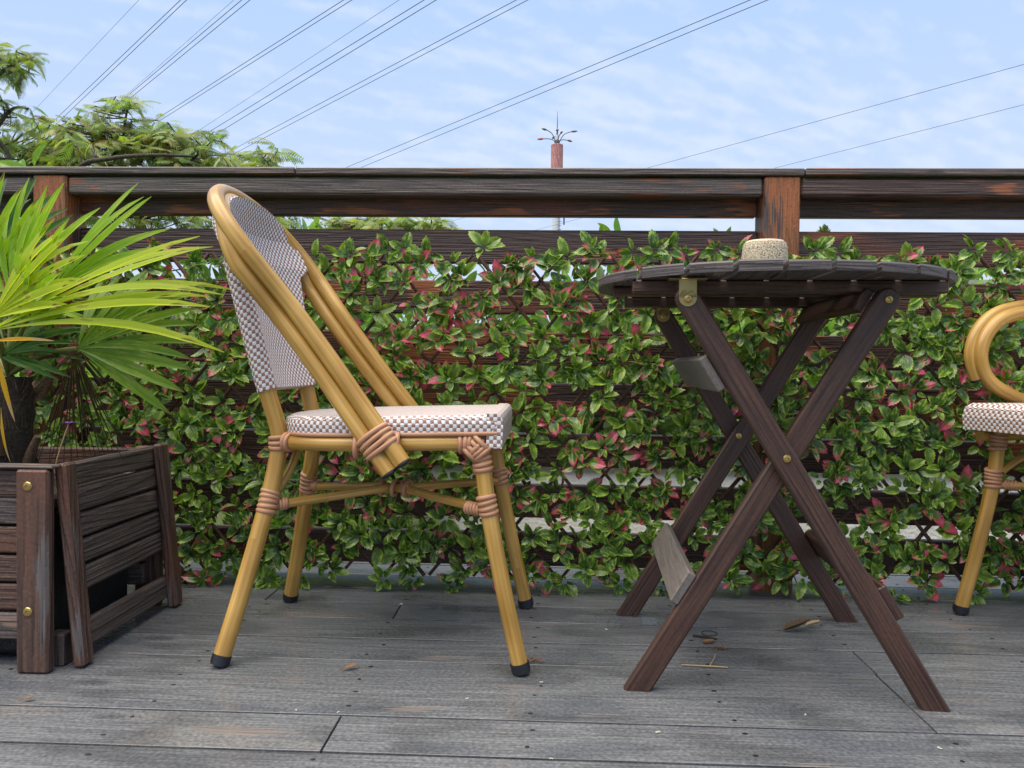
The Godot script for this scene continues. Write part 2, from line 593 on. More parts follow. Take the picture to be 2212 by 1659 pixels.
# palm leaflet along +y, pleat opening to +z, length 1, wedge-shaped up to `fused`
func leaflet_mesh(half_angle: float, fused: float, droop: float, taper := 1.0) -> ArrayMesh:
	var s := Soup.new()
	var n := 9
	var rows := []
	for k in n + 1:
		var t := float(k) / n
		var w := tan(half_angle) * minf(t, fused)
		if t > fused: w *= pow(1.0 - (t - fused) / (1.0 - fused), 0.55 * taper) * 0.94 + 0.04
		w = maxf(w, 0.003)
		var z := -droop * t * t * t
		var y := t - droop * droop * t * t * t * 0.3
		rows.append([Vector3(-w, y, z + w * 0.45), Vector3(0, y, z - w * 0.15), Vector3(w, y, z + w * 0.45), t])
	for k in n:
		for side in [0, 1]:
			var a: Vector3 = rows[k][side]
			var b: Vector3 = rows[k + 1][side]
			var c: Vector3 = rows[k + 1][side + 1]
			var d: Vector3 = rows[k][side + 1]
			var nn = (c - a).cross(b - d)
			if nn.z < 0: nn = -nn
			s.poly([a, b, c, d], [Vector2(0.5 * side, rows[k][3]), Vector2(0.5 * side, rows[k + 1][3]), Vector2(0.5 * side + 0.5, rows[k + 1][3]), Vector2(0.5 * side + 0.5, rows[k][3])], nn.normalized())
	return s.mesh()

func face_basis(dir: Vector3, normal: Vector3, scale := 1.0) -> Basis:
	var y := dir.normalized()
	var x := y.cross(normal).normalized()
	var z := x.cross(y).normalized()
	return Basis(x * scale, y * scale, z * scale)

# feathered leaf of the silk trees: length 1 along +y, face +z, tip drooping
func frond_mesh(pairs: int, droop: float, lr: RandomNumberGenerator) -> ArrayMesh:
	var s := Soup.new()
	var stem := func(t: float) -> Vector3: return Vector3(0, t - droop * droop * t * t * 0.3, -droop * t * t)
	for k in 6:
		var p0: Vector3 = stem.call(k / 6.0)
		var p1: Vector3 = stem.call((k + 1) / 6.0)
		var o := Vector3(0.008, 0, 0)
		s.poly([p0 - o, p1 - o, p1 + o, p0 + o], [Vector2.ZERO, Vector2.ZERO, Vector2.ZERO, Vector2.ZERO], Vector3(0, 0, 1))
	for k in pairs:
		var t := 0.22 + 0.78 * float(k) / (pairs - 1)
		for side in [-1.0, 1.0]:
			var b: Vector3 = stem.call(t)
			var ln: float = 0.34 * (1.0 - 0.45 * absf(t - 0.55) / 0.45) * lr.randf_range(0.85, 1.1)
			var d: Vector3 = (Vector3(side * 0.86, 0.52, 0.0) + Vector3(0, 0, -0.35)).normalized()
			var w := ln * 0.115
			var cross := Vector3(-d.y, d.x, 0).normalized() * w
			var m := b + d * ln * 0.5
			var e := b + d * ln + Vector3(0, 0, -ln * 0.28)
			var nn = Vector3(side * 0.25, 0.1, 1).normalized()
			var z := [Vector2.ZERO, Vector2.ZERO, Vector2.ZERO]
			s.poly([b, m * 0.55 + b * 0.45 + cross, m * 0.55 + b * 0.45 - cross], z, nn)
			s.poly([m * 0.55 + b * 0.45 - cross, m * 0.55 + b * 0.45 + cross, m + (e - m) * 0.45 + cross * 0.75, m + (e - m) * 0.45 - cross * 0.75], z + [Vector2.ZERO], nn)
			s.poly([m + (e - m) * 0.45 + cross * 0.75, e, m + (e - m) * 0.45 - cross * 0.75], z, nn)
	return s.mesh()

func scatter(parent: Node, called: String, mesh: Mesh, material: Material, xfs: Array, cols: Array) -> MultiMeshInstance3D:
	var mm := MultiMesh.new()
	mm.transform_format = MultiMesh.TRANSFORM_3D
	mm.use_colors = true
	mm.mesh = mesh
	mm.instance_count = xfs.size()
	for k in xfs.size():
		mm.set_instance_transform(k, xfs[k])
		mm.set_instance_color(k, cols[k])
	var o := MultiMeshInstance3D.new()
	o.name = numbered(parent.get_instance_id(), called)
	o.multimesh = mm
	o.material_override = material
	o.set_meta("kind", "stuff")
	parent.add_child(o, true)
	return o

func foliage_material() -> StandardMaterial3D:
	var m := mat(Color.WHITE, 0.5)
	m.vertex_color_use_as_albedo = true
	m.cull_mode = BaseMaterial3D.CULL_DISABLED
	m.backlight_enabled = true
	m.backlight = Color(0.9, 1.0, 0.5)
	return m

# ---------------------------------------------------------------- the place
func _ready():
	rng.seed = 20240611
	build_camera_and_light()
	make_materials()
	build_ground()
	build_deck()
	build_fence()
	build_background()
	build_wires()
	build_tower()
	build_trellis()
	build_table()
	build_bistro_chair()
	build_armchair()
	build_planter()
	build_palm()
	build_small_things()

func build_camera_and_light():
	var cam := Camera3D.new()
	cam.name = "camera"
	add_child(cam)
	cam.transform = Transform3D(cam_basis, eye)
	cam.fov = rad_to_deg(2.0 * atan(829.5 / FOCAL))
	cam.near = 0.02
	cam.far = 3000.0
	cam.current = true
	var env := Environment.new()
	env.background_mode = Environment.BG_SKY
	env.tonemap_mode = Environment.TONE_MAPPER_LINEAR
	env.tonemap_exposure = 1.35
	env.sdfgi_enabled = true
	env.ssao_enabled = true
	env.ssil_enabled = true
	env.background_energy_multiplier = 0.78
	var W := 2048
	var H := 1024
	var data := PackedFloat32Array()
	data.resize(W * H * 3)
	var cl := FastNoiseLite.new()
	cl.seed = 5
	cl.frequency = 1.0
	cl.fractal_octaves = 6
	cl.fractal_gain = 0.58
	cl.domain_warp_enabled = true
	cl.domain_warp_amplitude = 0.6
	cl.domain_warp_frequency = 0.7
	var big := FastNoiseLite.new()
	big.seed = 11
	big.frequency = 0.35
	big.fractal_octaves = 3
	var zen := lin(172, 205, 255)
	var hor := lin(221, 233, 253)
	var white := lin(238, 244, 255)
	for y in H:
		var el := (0.5 - (y + 0.5) / H) * PI
		var sy := sin(el)
		var base := hor.lerp(zen, clampf(pow(maxf(sy, 0.0), 0.75) * 1.55, 0.0, 1.0))
		var cy := cos(el)
		for x in W:
			var c := base
			if sy > 0.0:
				var az := ((x + 0.5) / W - 0.5) * TAU
				var d := Vector3(sin(az) * cy, sy, -cos(az) * cy)
				var pl := Vector2(d.x, d.z) / (sy + 0.16)
				var q := pl.rotated(0.5)
				var n := cl.get_noise_2d(q.x * 4.0, q.y * 10.0)
				var b := big.get_noise_2d(pl.x * 1.3, pl.y * 1.3)
				var k := clampf((n * 1.1 + b * 0.75 + 0.06) * 1.5, 0.0, 1.0)
				c = c.lerp(white, k * 0.38)
			else:
				c = hor.lerp(Color(0.10, 0.12, 0.07), clampf(-sy * 12.0, 0.0, 1.0))
			var i := (y * W + x) * 3
			data[i] = c.r
			data[i + 1] = c.g
			data[i + 2] = c.b
	var im := Image.create_from_data(W, H, false, Image.FORMAT_RGBF, data.to_byte_array())
	var pano := PanoramaSkyMaterial.new()
	pano.panorama = ImageTexture.create_from_image(im)
	var sky := Sky.new()
	sky.sky_material = pano
	env.sky = sky
	var we := WorldEnvironment.new()
	we.name = "environment"
	we.environment = env
	add_child(we)
	var sun := DirectionalLight3D.new()
	sun.name = "sun"
	sun.light_color = Color(1.0, 0.95, 0.87)
	sun.light_energy = 1.6
	sun.light_angular_distance = 75.0
	sun.shadow_enabled = true
	add_child(sun)
	sun.look_at_from_position(Vector3.ZERO, -Vector3(-0.25, 0.92, 0.12), Vector3.UP)

func build_ground():
	var s := Soup.new()
	var e := 1500.0
	s.poly([Vector3(-e, -0.36, -e), Vector3(e, -0.36, -e), Vector3(e, -0.36, e), Vector3(-e, -0.36, e)], [Vector2.ZERO, Vector2(1, 0), Vector2.ONE, Vector2(0, 1)], Vector3.UP)
	var g := noisy(801, col(58, 72, 36), col(92, 92, 58), 1.7, 0.95, 5, 3.0)
	g.uv1_world_triplanar = true
	var o := part(self, "ground", s.mesh(), g)
	describe(o, "flat grassy ground beyond the raised deck", "ground", "", "structure")

func build_deck():
	var deck := Node3D.new()
	deck.name = "deck"
	add_child(deck)
	describe(deck, "weathered grey plank deck, damp in places", "deck", "", "structure")
	var joists := [-1.808, -1.51, -1.212, -0.61, -0.308, -0.012, 0.29, 0.582, 1.18, 1.478, 1.776]
	joists.append(-0.912)
	joists.append(0.882)
	joists.sort()
	# row boundaries, from behind the camera to beyond the fence, and where the planks of a row butt
	var rows := []
	var z := 0.873
	while z > -1.05:
		rows.append(z)
		z -= 0.1141
	var near_n := rows.size()
	for q in [-1.067, -1.181, -1.293, -1.406, -1.519, -1.639, -1.751, -1.865, -1.98, -2.093, -2.207, -2.32, -2.434]: rows.append(q)
	rows.remove_at(near_n - 1)
	rows.insert(near_n - 1, -0.953)
	var butt := {}
	butt[-1.067] = [-0.3]
	butt[-1.181] = [0.58]
	butt[-1.293] = [0.582]
	butt[-1.406] = [0.585]
	butt[-1.639] = [-0.311]
	butt[-1.751] = [-0.62]
	butt[-1.519] = [-1.21, 1.18]
	var gaps := {-0.953: 0.005, -1.067: 0.0065, -1.181: 0.0042, -1.293: 0.0012, -1.406: 0.0022, -1.519: 0.0044, -1.639: 0.0036, -1.751: 0.0040, -1.865: 0.0025, -1.98: 0.004}
	var hole := lathe([Vector2(0.0, 0.0009), Vector2(0.0026, 0.0007), Vector2(0.0042, 0.0003), Vector2(0.0046, -0.001)], 8)
	for r in rows.size() - 1:
		var z0: float = rows[r]
		var z1: float = rows[r + 1]
		var cuts := [-2.0]
		if butt.has(z0): cuts.append_array(butt[z0])
		elif r % 3 == 0: cuts.append(-0.912 if r % 2 == 0 else 1.18)
		elif r % 3 == 1: cuts.append(-1.51 if r % 2 == 0 else 0.29 if z0 > -1.0 else 1.478)
		else: cuts.append(0.882 if z0 > -1.0 else -1.212)
		cuts.append(2.0)
		for k in cuts.size() - 1:
			var x0: float = cuts[k] + 0.0016
			var x1: float = cuts[k + 1] - 0.0016
			var za: float = z0 - gaps.get(z0, 0.0035) * 0.5
			var zb: float = z1 + gaps.get(z1, 0.0035) * 0.5
			var w := za - zb
			var p := part(deck, "plank", box(Vector3(x1 - x0, 0.028, w), 0.0006, 0), M.deck[(r * 2 + k * 3 + (r / 3)) % 4], xform(Vector3((x0 + x1) * 0.5, -0.014 + rr(-0.0006, 0.0006), (za + zb) * 0.5)))
			if z0 < -0.9 and z0 > -2.0:
				for j in joists:
					for s in [-1, 1]:
						var jx: float = j + rr(-0.012, 0.012)
						if jx > x0 + 0.01 and jx < x1 - 0.01:
							var h := part(p, "screw", hole, M.dark_steel)
							h.position = Vector3(jx - (x0 + x1) * 0.5, 0.0142, s * 0.03 + rr(-0.006, 0.006))
							h.scale = Vector3(rr(0.7, 1.15), 1, rr(0.55, 0.8))
	for j in joists:
		part(deck, "joist", box(Vector3(0.045, 0.1, 3.3), 0.002, 2), M.fence[0], xform(Vector3(j, -0.08, -0.78)))

# ---------------------------------------------------------------- fence
func build_fence():
	var f := thing("wooden_fence", "dark brown wooden fence with horizontal boards and a flat top rail", "fence", Vector3(0, 0, -1.95))
	var posts := [-2.969, -1.2135, 0.551, 2.307]
	for x in posts:
		part(f, "post", box(Vector3(0.084, 0.986, 0.084), 0.004, 1), M.post, xform(Vector3(x, 0.489, 0.0)))
	var tops := [0.862, 0.737, 0.612, 0.487, 0.362, 0.238, 0.117]
	var i := 0
	for b in 3:
		var x0: float = posts[b] + 0.0425
		var x1: float = posts[b + 1] - 0.0425
		var cx := (x0 + x1) * 0.5
		for k in tops.size():
			var t: float = tops[k] + rr(-0.002, 0.002)
			var m: Material = M.fence[[0, 1, 1, 1, 0, 2, 0][k]] if b != 2 else M.fence[[1, 1, 0, 1, 2, 0, 0][k]]
			part(f, "board", box(Vector3(x1 - x0 + 0.0, 0.082, 0.026), 0.003, 0), m, xform(Vector3(cx, t - 0.041, -0.026 + rr(-0.001, 0.001))))
			i += 1
		# rail under the cap: upper beam in front, plank behind and below it
		part(f, "rail", box(Vector3(x1 - x0 - 0.004, 0.042, 0.052), 0.005, 0), M.rail if b != 2 else M.fence[2], xform(Vector3(cx, 0.9575, 0.0135)))
		part(f, "board", box(Vector3(x1 - x0, 0.062, 0.026), 0.003, 0), M.fence[1 if b == 1 else 0], xform(Vector3(cx, 0.929, -0.0335)))
	var cuts := [-3.1, -1.345, -0.606, 0.602, 2.4]
	for k in cuts.size() - 1:
		part(f, "cap_rail", box(Vector3(cuts[k + 1] - cuts[k] - 0.003, 0.0165, 0.094), 0.0022, 0), M.rail, xform(Vector3((cuts[k] + cuts[k + 1]) * 0.5, 0.9915 + 0.0008 * (k % 2), 0.0)))

# ---------------------------------------------------------------- background
func bush_mesh(n: int, leaf_len: float, lr: RandomNumberGenerator) -> Array:
	var xfs := []
	for k in n:
		var d := Vector3(lr.randfn(), lr.randfn() * 0.9, lr.randfn()).normalized()
		var rad := pow(lr.randf(), 0.45) * (0.82 + 0.25 * sin(d.x * 5.0 + d.y * 3.0) * cos(d.z * 4.0 + d.y * 6.0))
		var p := d * rad
		var out := (d + Vector3(lr.randfn(), lr.randfn(), lr.randfn()) * 0.6 + Vector3(0, 0.25, 0)).normalized()
		var nn = (d + Vector3(lr.randfn(), lr.randfn() + 0.8, lr.randfn()) * 0.7).normalized()
		xfs.append([p, out, nn, leaf_len * lr.randf_range(0.6, 1.3)])
	return xfs

func add_bush(called: String, label: String, at: Vector3, size: Vector3, n: int, leaf: Mesh, leaf_len: float, hue: Color, sd: int, group := ""):
	var lr := RandomNumberGenerator.new()
	lr.seed = sd
	var b := thing(called, label, "bush", Vector3(at.x, -0.36, at.z), 0.0, group)
	var xfs := []
	var cols := []
	for q in bush_mesh(n, leaf_len, lr):
		var p: Vector3 = q[0] * size + Vector3(0, at.y + 0.36, 0)
		if p.y < 0.02: continue
		xfs.append(Transform3D(face_basis(q[1], q[2], q[3]), p))
		var v := lr.randf_range(0.65, 1.35)
		cols.append(Color(hue.r * v * lr.randf_range(0.85, 1.2), hue.g * v, hue.b * v * lr.randf_range(0.8, 1.1)))
	scatter(b, "foliage", leaf, M.foliage, xfs, cols)
	for k in 3:
		var top := Vector3(lr.randf_range(-0.4, 0.4) * size.x, at.y + 0.36, lr.randf_range(-0.3, 0.3) * size.z)
		part(b, "stem", tube(smooth_path([Vector3(0.03 * k, -0.02, 0), top * 0.5 + Vector3(0.02, 0, 0.03), top], 4), 0.012, 6), M.bark)

func silk_tree(called: String, label: String, base: Vector3, limbs: Array, clusters: Array, hue: Color, fl: float, sd: int, opts := {}):
	var lr := RandomNumberGenerator.new()
	lr.seed = sd
	var t := thing(called, label, "tree", base, 0.0, "silk trees beyond the fence")
	var tips := []
	for k in limbs.size():
		var pts := []
		for p in limbs[k].path: pts.append(p - base)
		var path := smooth_path(pts, 5)
		var rads := []
		for q in path.size(): rads.append(lerpf(limbs[k].r0, limbs[k].r1, float(q) / (path.size() - 1)))
		part(t, "trunk" if k == 0 else "branch", tube(path, rads, 8), M.bark)
		for q in path.size():
			if q > path.size() / 4: tips.append(path[q])
	var sets := [[], [], []]
	var cset := [[], [], []]
	var tw := Soup.new()
	for c in clusters:
		var centre: Vector3 = c.at - base
		for m in int(c.n * c.get("more", opts.get("more", 1.0))):
			var o := Vector3(lr.randfn(), lr.randfn(), lr.randfn()) * 0.5
			o = Vector3(clampf(o.x, -1, 1) * c.rx, clampf(o.y, -1, 1) * c.ry, clampf(o.z, -1, 1) * c.get("rz", c.rx * 0.7))
			var node: Vector3 = centre + o
			var best := Vector3.ZERO
			var bd := 1e9
			for q in tips:
				var dd: float = q.distance_to(node) + maxf(0.0, q.y - node.y) * 2.0
				if dd < bd:
					bd = dd
					best = q
			if bd < 3.0 and bd > 0.05:
				var mid: Vector3 = best.lerp(node, 0.55) + Vector3(lr.randfn() * 0.03, -0.04 * bd, lr.randfn() * 0.03)
				add_tube(tw, smooth_path([best, mid, node], 3), 0.0045, 4, false)
			var a0 := lr.randf() * TAU
			var nf := lr.randi_range(4, 6)
			for f in nf:
				var az := a0 + TAU * f / nf + lr.randfn() * 0.25
				var up := lr.randf_range(-0.55, 0.7)
				var d := Vector3(cos(az), up, sin(az)).normalized()
				var nn = (Vector3(0, 0.8, 0.5) + Vector3(lr.randfn(), lr.randfn() * 0.5, lr.randfn()) * 0.55).normalized()
				var w := lr.randi_range(0, 2)
				sets[w].append(Transform3D(face_basis(d, nn, fl * lr.randf_range(0.7, 1.2)), node))
				var v := lr.randf_range(0.7, 1.35)
				var h := hue
				if lr.randf() < 0.06: h = Color(0.16, 0.10, 0.035)
				cset[w].append(Color(h.r * v * lr.randf_range(0.85, 1.25), h.g * v, h.b * v))
	var crown := Node3D.new()
	crown.name = "crown"
	t.add_child(crown)
	for w in 3: scatter(crown, "foliage", M.fronds[w], M.foliage, sets[w], cset[w])
	part(t, "twigs", tw.mesh(), M.bark).set_meta("kind", "stuff")
	for pd in opts.get("pods", []):
		var p: Vector3 = pd - base
		var pod := Soup.new()
		add_box(pod, Vector3(0.016, 0.10, 0.004), 0.0019, 1, Vector2.ZERO, xform(p, Vector3(0.1, lr.randf() * 2.0, lr.randf_range(-0.15, 0.15))))
		part(t, "seed_pod", pod.mesh(), M.pod)

func build_background():
	M.foliage = foliage_material()
	M.bark = noisy(820, col(52, 46, 38), col(94, 84, 70), 0.2, 0.85, 4, 3.0)
	M.pod = mat(col(132, 104, 78), 0.7)
	var lr := RandomNumberGenerator.new()
	lr.seed = 3
	M.fronds = [frond_mesh(10, 0.25, lr), frond_mesh(9, 0.55, lr), frond_mesh(11, 0.8, lr)]
	var lf := leaf_mesh(0.5, 0.3, 0.2, false)
	# low white wall
	var wallmat := noisy(840, col(206, 206, 202), col(226, 226, 224), 0.9, 0.8, 4, 0.6, 1.0)
	var w := thing("low_wall", "low white rendered wall seen through the gaps of the fence", "wall", Vector3(0.95, -0.37, -3.25))
	part(w, "wall_face", box(Vector3(2.9, 0.50, 0.16), 0.006, 0), wallmat, xform(Vector3(0, 0.25, 0)))
	part(w, "coping", box(Vector3(2.94, 0.035, 0.22), 0.006, 0), wallmat, xform(Vector3(0, 0.5185, 0)))
	# bushes: [x, y, z, size, leaves, hue]
	var greens := [Color(0.055, 0.095, 0.03), Color(0.085, 0.15, 0.035), Color(0.04, 0.085, 0.035), Color(0.11, 0.17, 0.05)]
	var list := [
		[-2.9, 0.15, -3.6, Vector3(0.75, 0.75, 0.5)], [-1.9, 0.05, -3.3, Vector3(0.6, 0.62, 0.45)], [-1.25, 0.15, -3.5, Vector3(0.5, 0.7, 0.4)],
		[-0.75, 0.05, -3.15, Vector3(0.42, 0.58, 0.35)], [-0.55, 0.25, -4.1, Vector3(0.7, 0.75, 0.4)], [0.35, 0.2, -3.85, Vector3(0.6, 0.62, 0.35)],
		[1.2, 0.22, -3.95, Vector3(0.65, 0.66, 0.4)], [2.05, 0.2, -3.9, Vector3(0.62, 0.72, 0.4)], [2.9, 0.3, -4.2, Vector3(0.7, 0.7, 0.45)],
		[0.55, 0.3, -5.0, Vector3(0.8, 0.8, 0.5)], [1.3, 0.35, -4.9, Vector3(0.7, 0.75, 0.5)], [-1.3, 0.3, -5.3, Vector3(0.9, 0.9, 0.5)], [2.6, 0.3, -5.3, Vector3(0.9, 0.8, 0.5)], [-3.6, 0.3, -5.2, Vector3(1.0, 1.0, 0.6)], [-2.2, 0.25, -5.4, Vector3(1.0, 0.95, 0.6)], [-0.2, 0.1, -5.6, Vector3(1.0, 0.9, 0.6)],
		[1.55, 0.2, -5.8, Vector3(1.1, 0.95, 0.6)], [3.4, 0.2, -6.0, Vector3(1.2, 0.9, 0.6)], [5.0, 0.1, -6.2, Vector3(1.3, 0.95, 0.6)]]
	for k in list.size():
		var q: Array = list[k]
		var front: bool = k < 9
		var tone: int = (k * 3 + k / 4) % 4
		var word: String = ["dark green", "bright green", "bluish green", "pale green"][tone]
		var where: String = "growing in front of the hedge row left of the white wall" if k < 4 else "growing just behind the low white wall" if front else "in the hedge row far behind the fence"
		add_bush("bush", word + " leafy bush " + where, Vector3(q[0], q[1] + (0.10 if front else 0.25), q[2]), q[3], 1500 if front else 1500, lf, 0.085 if front else 0.12, greens[tone] * 1.9, 900 + k, "bushes " + where)
	# grass tufts between wall and deck
	for k in 7:
		var at := Vector3([-1.75, -1.1, -0.72, 0.1, 0.85, 1.45, 2.0][k], 0.1 if k > 2 else -0.36, -3.0 if k < 3 else -3.52)
		var g := thing("grass_tuft", "tuft of long narrow grass blades behind the fence", "grass", at, 0.0, "grass tufts behind the fence")
		var s := Soup.new()
		for b in 60:
			var az := lr.randf() * TAU
			var ln := lr.randf_range(0.22, 0.5)
			var d := Vector3(cos(az), 0, sin(az)) * lr.randf_range(0.2, 0.9)
			var o := Vector3(-sin(az), 0, cos(az)) * 0.006
			var p0 := d * 0.06
			var p1 := d * ln * 0.4 + Vector3(0, ln * 0.7, 0)
			var p2 = d * ln * 0.9 + Vector3(0, ln * 0.85, 0)
			s.poly([p0 - o, p1 - o * 0.8, p1 + o * 0.8, p0 + o], [Vector2.ZERO, Vector2.ZERO, Vector2.ZERO, Vector2.ZERO], (Vector3.UP - d).normalized())
			s.poly([p1 - o * 0.8, p2, p1 + o * 0.8], [Vector2.ZERO, Vector2.ZERO, Vector2.ZERO], (Vector3.UP + d * 0.3).normalized())
		var gm := mat(col(96, 124, 56), 0.6)
		gm.cull_mode = BaseMaterial3D.CULL_DISABLED
		gm.backlight_enabled = true
		gm.backlight = Color(0.5, 0.6, 0.3)
		part(g, "blades", s.mesh(), gm).set_meta("kind", "stuff")
	# silk trees
	var hue := Color(0.30, 0.37, 0.14)
	var lite := Color(0.33, 0.41, 0.16)
	var Z := -5.6
	var limbs := [
		{path = [on_z(330, 1060, Z) * Vector3(1, 0, 1) + Vector3(0, -0.37, 0), on_z(335, 700, Z), on_z(300, 470, Z), on_z(262, 365, Z)], r0 = 0.07, r1 = 0.02},
		{path = [on_z(300, 470, Z), on_z(330, 395, Z), on_z(378, 362, Z), on_z(424, 337, Z), on_z(440, 322, Z), on_z(462, 300, Z)], r0 = 0.02, r1 = 0.003},
		{path = [on_z(120, 470, Z), on_z(168, 366, Z + 0.5), on_z(235, 343, Z + 0.62), on_z(330, 335, Z + 0.62), on_z(420, 338, Z + 0.5)], r0 = 0.02, r1 = 0.009},
		{path = [on_z(335, 700, Z), on_z(200, 560, Z), on_z(120, 470, Z), on_z(60, 360, Z), on_z(20, 310, Z)], r0 = 0.03, r1 = 0.008},
		{path = [on_z(262, 365, Z), on_z(265, 300, Z), on_z(275, 235, Z)], r0 = 0.016, r1 = 0.006},
		{path = [on_z(300, 470, Z), on_z(430, 440, Z), on_z(560, 400, Z), on_z(590, 375, Z)], r0 = 0.022, r1 = 0.006}]
	var cl := [
		{at = on_z(275, 225, Z), rx = 0.13, ry = 0.07, n = 4}, {at = on_z(205, 240, Z), rx = 0.07, ry = 0.05, n = 2},
		{at = on_z(285, 285, Z), rx = 0.30, ry = 0.12, n = 16}, {at = on_z(370, 305, Z), rx = 0.28, ry = 0.12, n = 15},
		{at = on_z(170, 305, Z), rx = 0.35, ry = 0.12, n = 16}, {at = on_z(80, 300, Z), rx = 0.30, ry = 0.14, n = 13},
		{at = on_z(240, 345, Z), rx = 0.65, ry = 0.14, n = 24}, {at = on_z(400, 345, Z), rx = 0.35, ry = 0.12, n = 14},
		{at = on_z(60, 350, Z), rx = 0.4, ry = 0.15, n = 14}, {at = on_z(300, 470, Z), rx = 0.8, ry = 0.25, n = 26}, {at = on_z(480, 470, Z), rx = 0.45, ry = 0.2, n = 14},
		{at = on_z(120, 470, Z), rx = 0.6, ry = 0.25, n = 14}]
	silk_tree("silk_tree", "silk tree with feathery green leaves and bare dark limbs above the rail", limbs[0].path[0], limbs, cl, hue, 0.135, 41, {more = 2.3})
	Z = -7.0
	var limbs2 := [
		{path = [on_z(560, 1000, Z) * Vector3(1, 0, 1) + Vector3(0, -0.37, 0), on_z(555, 700, Z), on_z(545, 480, Z), on_z(535, 390, Z)], r0 = 0.06, r1 = 0.012},
		{path = [on_z(545, 480, Z), on_z(590, 430, Z), on_z(578, 350, Z)], r0 = 0.014, r1 = 0.005}]
	var cl2 := [{at = on_z(572, 345, Z), rx = 0.12, ry = 0.10, n = 5}, {at = on_z(500, 362, Z), rx = 0.30, ry = 0.09, n = 10}, {at = on_z(610, 372, Z), rx = 0.10, ry = 0.04, n = 2}, {at = on_z(545, 400, Z), rx = 0.45, ry = 0.12, n = 12}, {at = on_z(570, 470, Z), rx = 0.3, ry = 0.16, n = 12}]
	silk_tree("silk_tree", "smaller pale silk tree whose top just clears the fence rail", limbs2[0].path[0], limbs2, cl2, hue, 0.20, 42, {more = 1.7})
	Z = -8.6
	var limbs3 := [{path = [on_z(830, 1000, Z) * Vector3(1, 0, 1) + Vector3(0, -0.37, 0), on_z(835, 700, Z), on_z(825, 520, Z)], r0 = 0.06, r1 = 0.02},
		{path = [on_z(825, 520, Z), on_z(760, 495, Z), on_z(720, 490, Z)], r0 = 0.016, r1 = 0.006}, {path = [on_z(825, 520, Z), on_z(890, 492, Z), on_z(950, 488, Z)], r0 = 0.016, r1 = 0.006}]
	var cl3 := [{at = on_z(735, 487, Z), rx = 0.22, ry = 0.10, n = 9}, {at = on_z(820, 487, Z), rx = 0.35, ry = 0.10, n = 13}, {at = on_z(910, 488, Z), rx = 0.28, ry = 0.10, n = 11}, {at = on_z(950, 492, Z), rx = 0.12, ry = 0.05, n = 3}, {at = on_z(830, 560, Z), rx = 0.7, ry = 0.3, n = 24}]
	silk_tree("silk_tree", "low silk tree seen in the slot under the top rail", limbs3[0].path[0], limbs3, cl3, lite, 0.16, 43, {more = 3.0})
	Z = -4.6
	var limbs4 := [{path = [on_z(-240, 1100, Z) * Vector3(1, 0, 1) + Vector3(0, -0.37, 0), on_z(-235, 700, Z), on_z(-190, 400, Z), on_z(-150, 150, Z)], r0 = 0.07, r1 = 0.02},
		{path = [on_z(-190, 400, Z), on_z(-60, 230, Z), on_z(0, 160, Z), on_z(45, 130, Z)], r0 = 0.025, r1 = 0.006}, {path = [on_z(-190, 430, Z), on_z(-50, 330, Z), on_z(20, 240, Z), on_z(62, 235, Z)], r0 = 0.022, r1 = 0.005}, {path = [on_z(-190, 430, Z), on_z(-60, 285, Z), on_z(5, 315, Z), on_z(28, 362, Z)], r0 = 0.02, r1 = 0.012}]
	var cl4 := [{at = on_z(48, 118, Z), rx = 0.10, ry = 0.05, n = 5}, {at = on_z(20, 150, Z), rx = 0.12, ry = 0.07, n = 8}, {at = on_z(-40, 130, Z), rx = 0.25, ry = 0.15, n = 10}, {at = on_z(-5, 95, Z), rx = 0.04, ry = 0.04, n = 1}, {at = on_z(5, 235, Z), rx = 0.12, ry = 0.06, n = 5}, {at = on_z(60, 228, Z), rx = 0.02, ry = 0.03, n = 1}, {at = on_z(-10, 305, Z), rx = 0.14, ry = 0.07, n = 5}, {at = on_z(-120, 220, Z), rx = 0.3, ry = 0.3, n = 14}]
	silk_tree("silk_tree", "dark silk tree with hanging brown seed pods beside the fence corner", limbs4[0].path[0], limbs4, cl4, hue, 0.11, 44, {more = 1.3, pods = [on_z(43, 165, Z), on_z(64, 140, Z), on_z(28, 160, Z)]})
	# broad-leaved shrub showing above the rail
	var sh := thing("broadleaf_shrub", "young shrub with broad bright yellow-green leaves above the rail", "bush", on_z(45, 1000, -2.75) * Vector3(1, 0, 1) + Vector3(0, -0.36, 0))
	var bm := blade_material(861, col(116, 158, 40), col(168, 196, 78), col(150, 150, 60), 0.97)
	var big := leaf_mesh(0.42, 0.35, 0.25, false)
	var stem_top := on_z(60, 380, -2.75) - sh.position
	part(sh, "stem", tube(smooth_path([Vector3(0, -0.01, 0), stem_top * 0.5 + Vector3(0.02, 0, 0), stem_top], 5), 0.008, 6), M.bark)
	for q in [[75, 365, 80, 300, 0.13], [60, 375, 0, 345, 0.12], [55, 370, 30, 330, 0.10], [60, 372, 95, 355, 0.09], [70, 372, 128, 352, 0.09], [40, 372, 5, 368, 0.1], [60, 380, 60, 352, 0.07], [20, 372, -30, 335, 0.12], [90, 375, 118, 380, 0.09]]:
		var a := on_z(q[0], q[1], -2.75 + rr(-0.05, 0.05))
		var b := on_z(q[2], q[3], -2.72 + rr(-0.06, 0.06))
		part(sh, "leaf", big, bm, Transform3D(face_basis(b - a, Vector3(rr(-0.3, 0.3), 0.5, 1.0).normalized(), q[4]), a - sh.position))
	# far things at the right
	var ft := thing("distant_tree", "tiny distant tree top in the slot right of the post", "tree", on_z(1774, 800, -26.0) * Vector3(1, 0, 1) + Vector3(0, -0.36, 0))
	var top_y := on_z(1774, 494, -26.0).y + 0.36
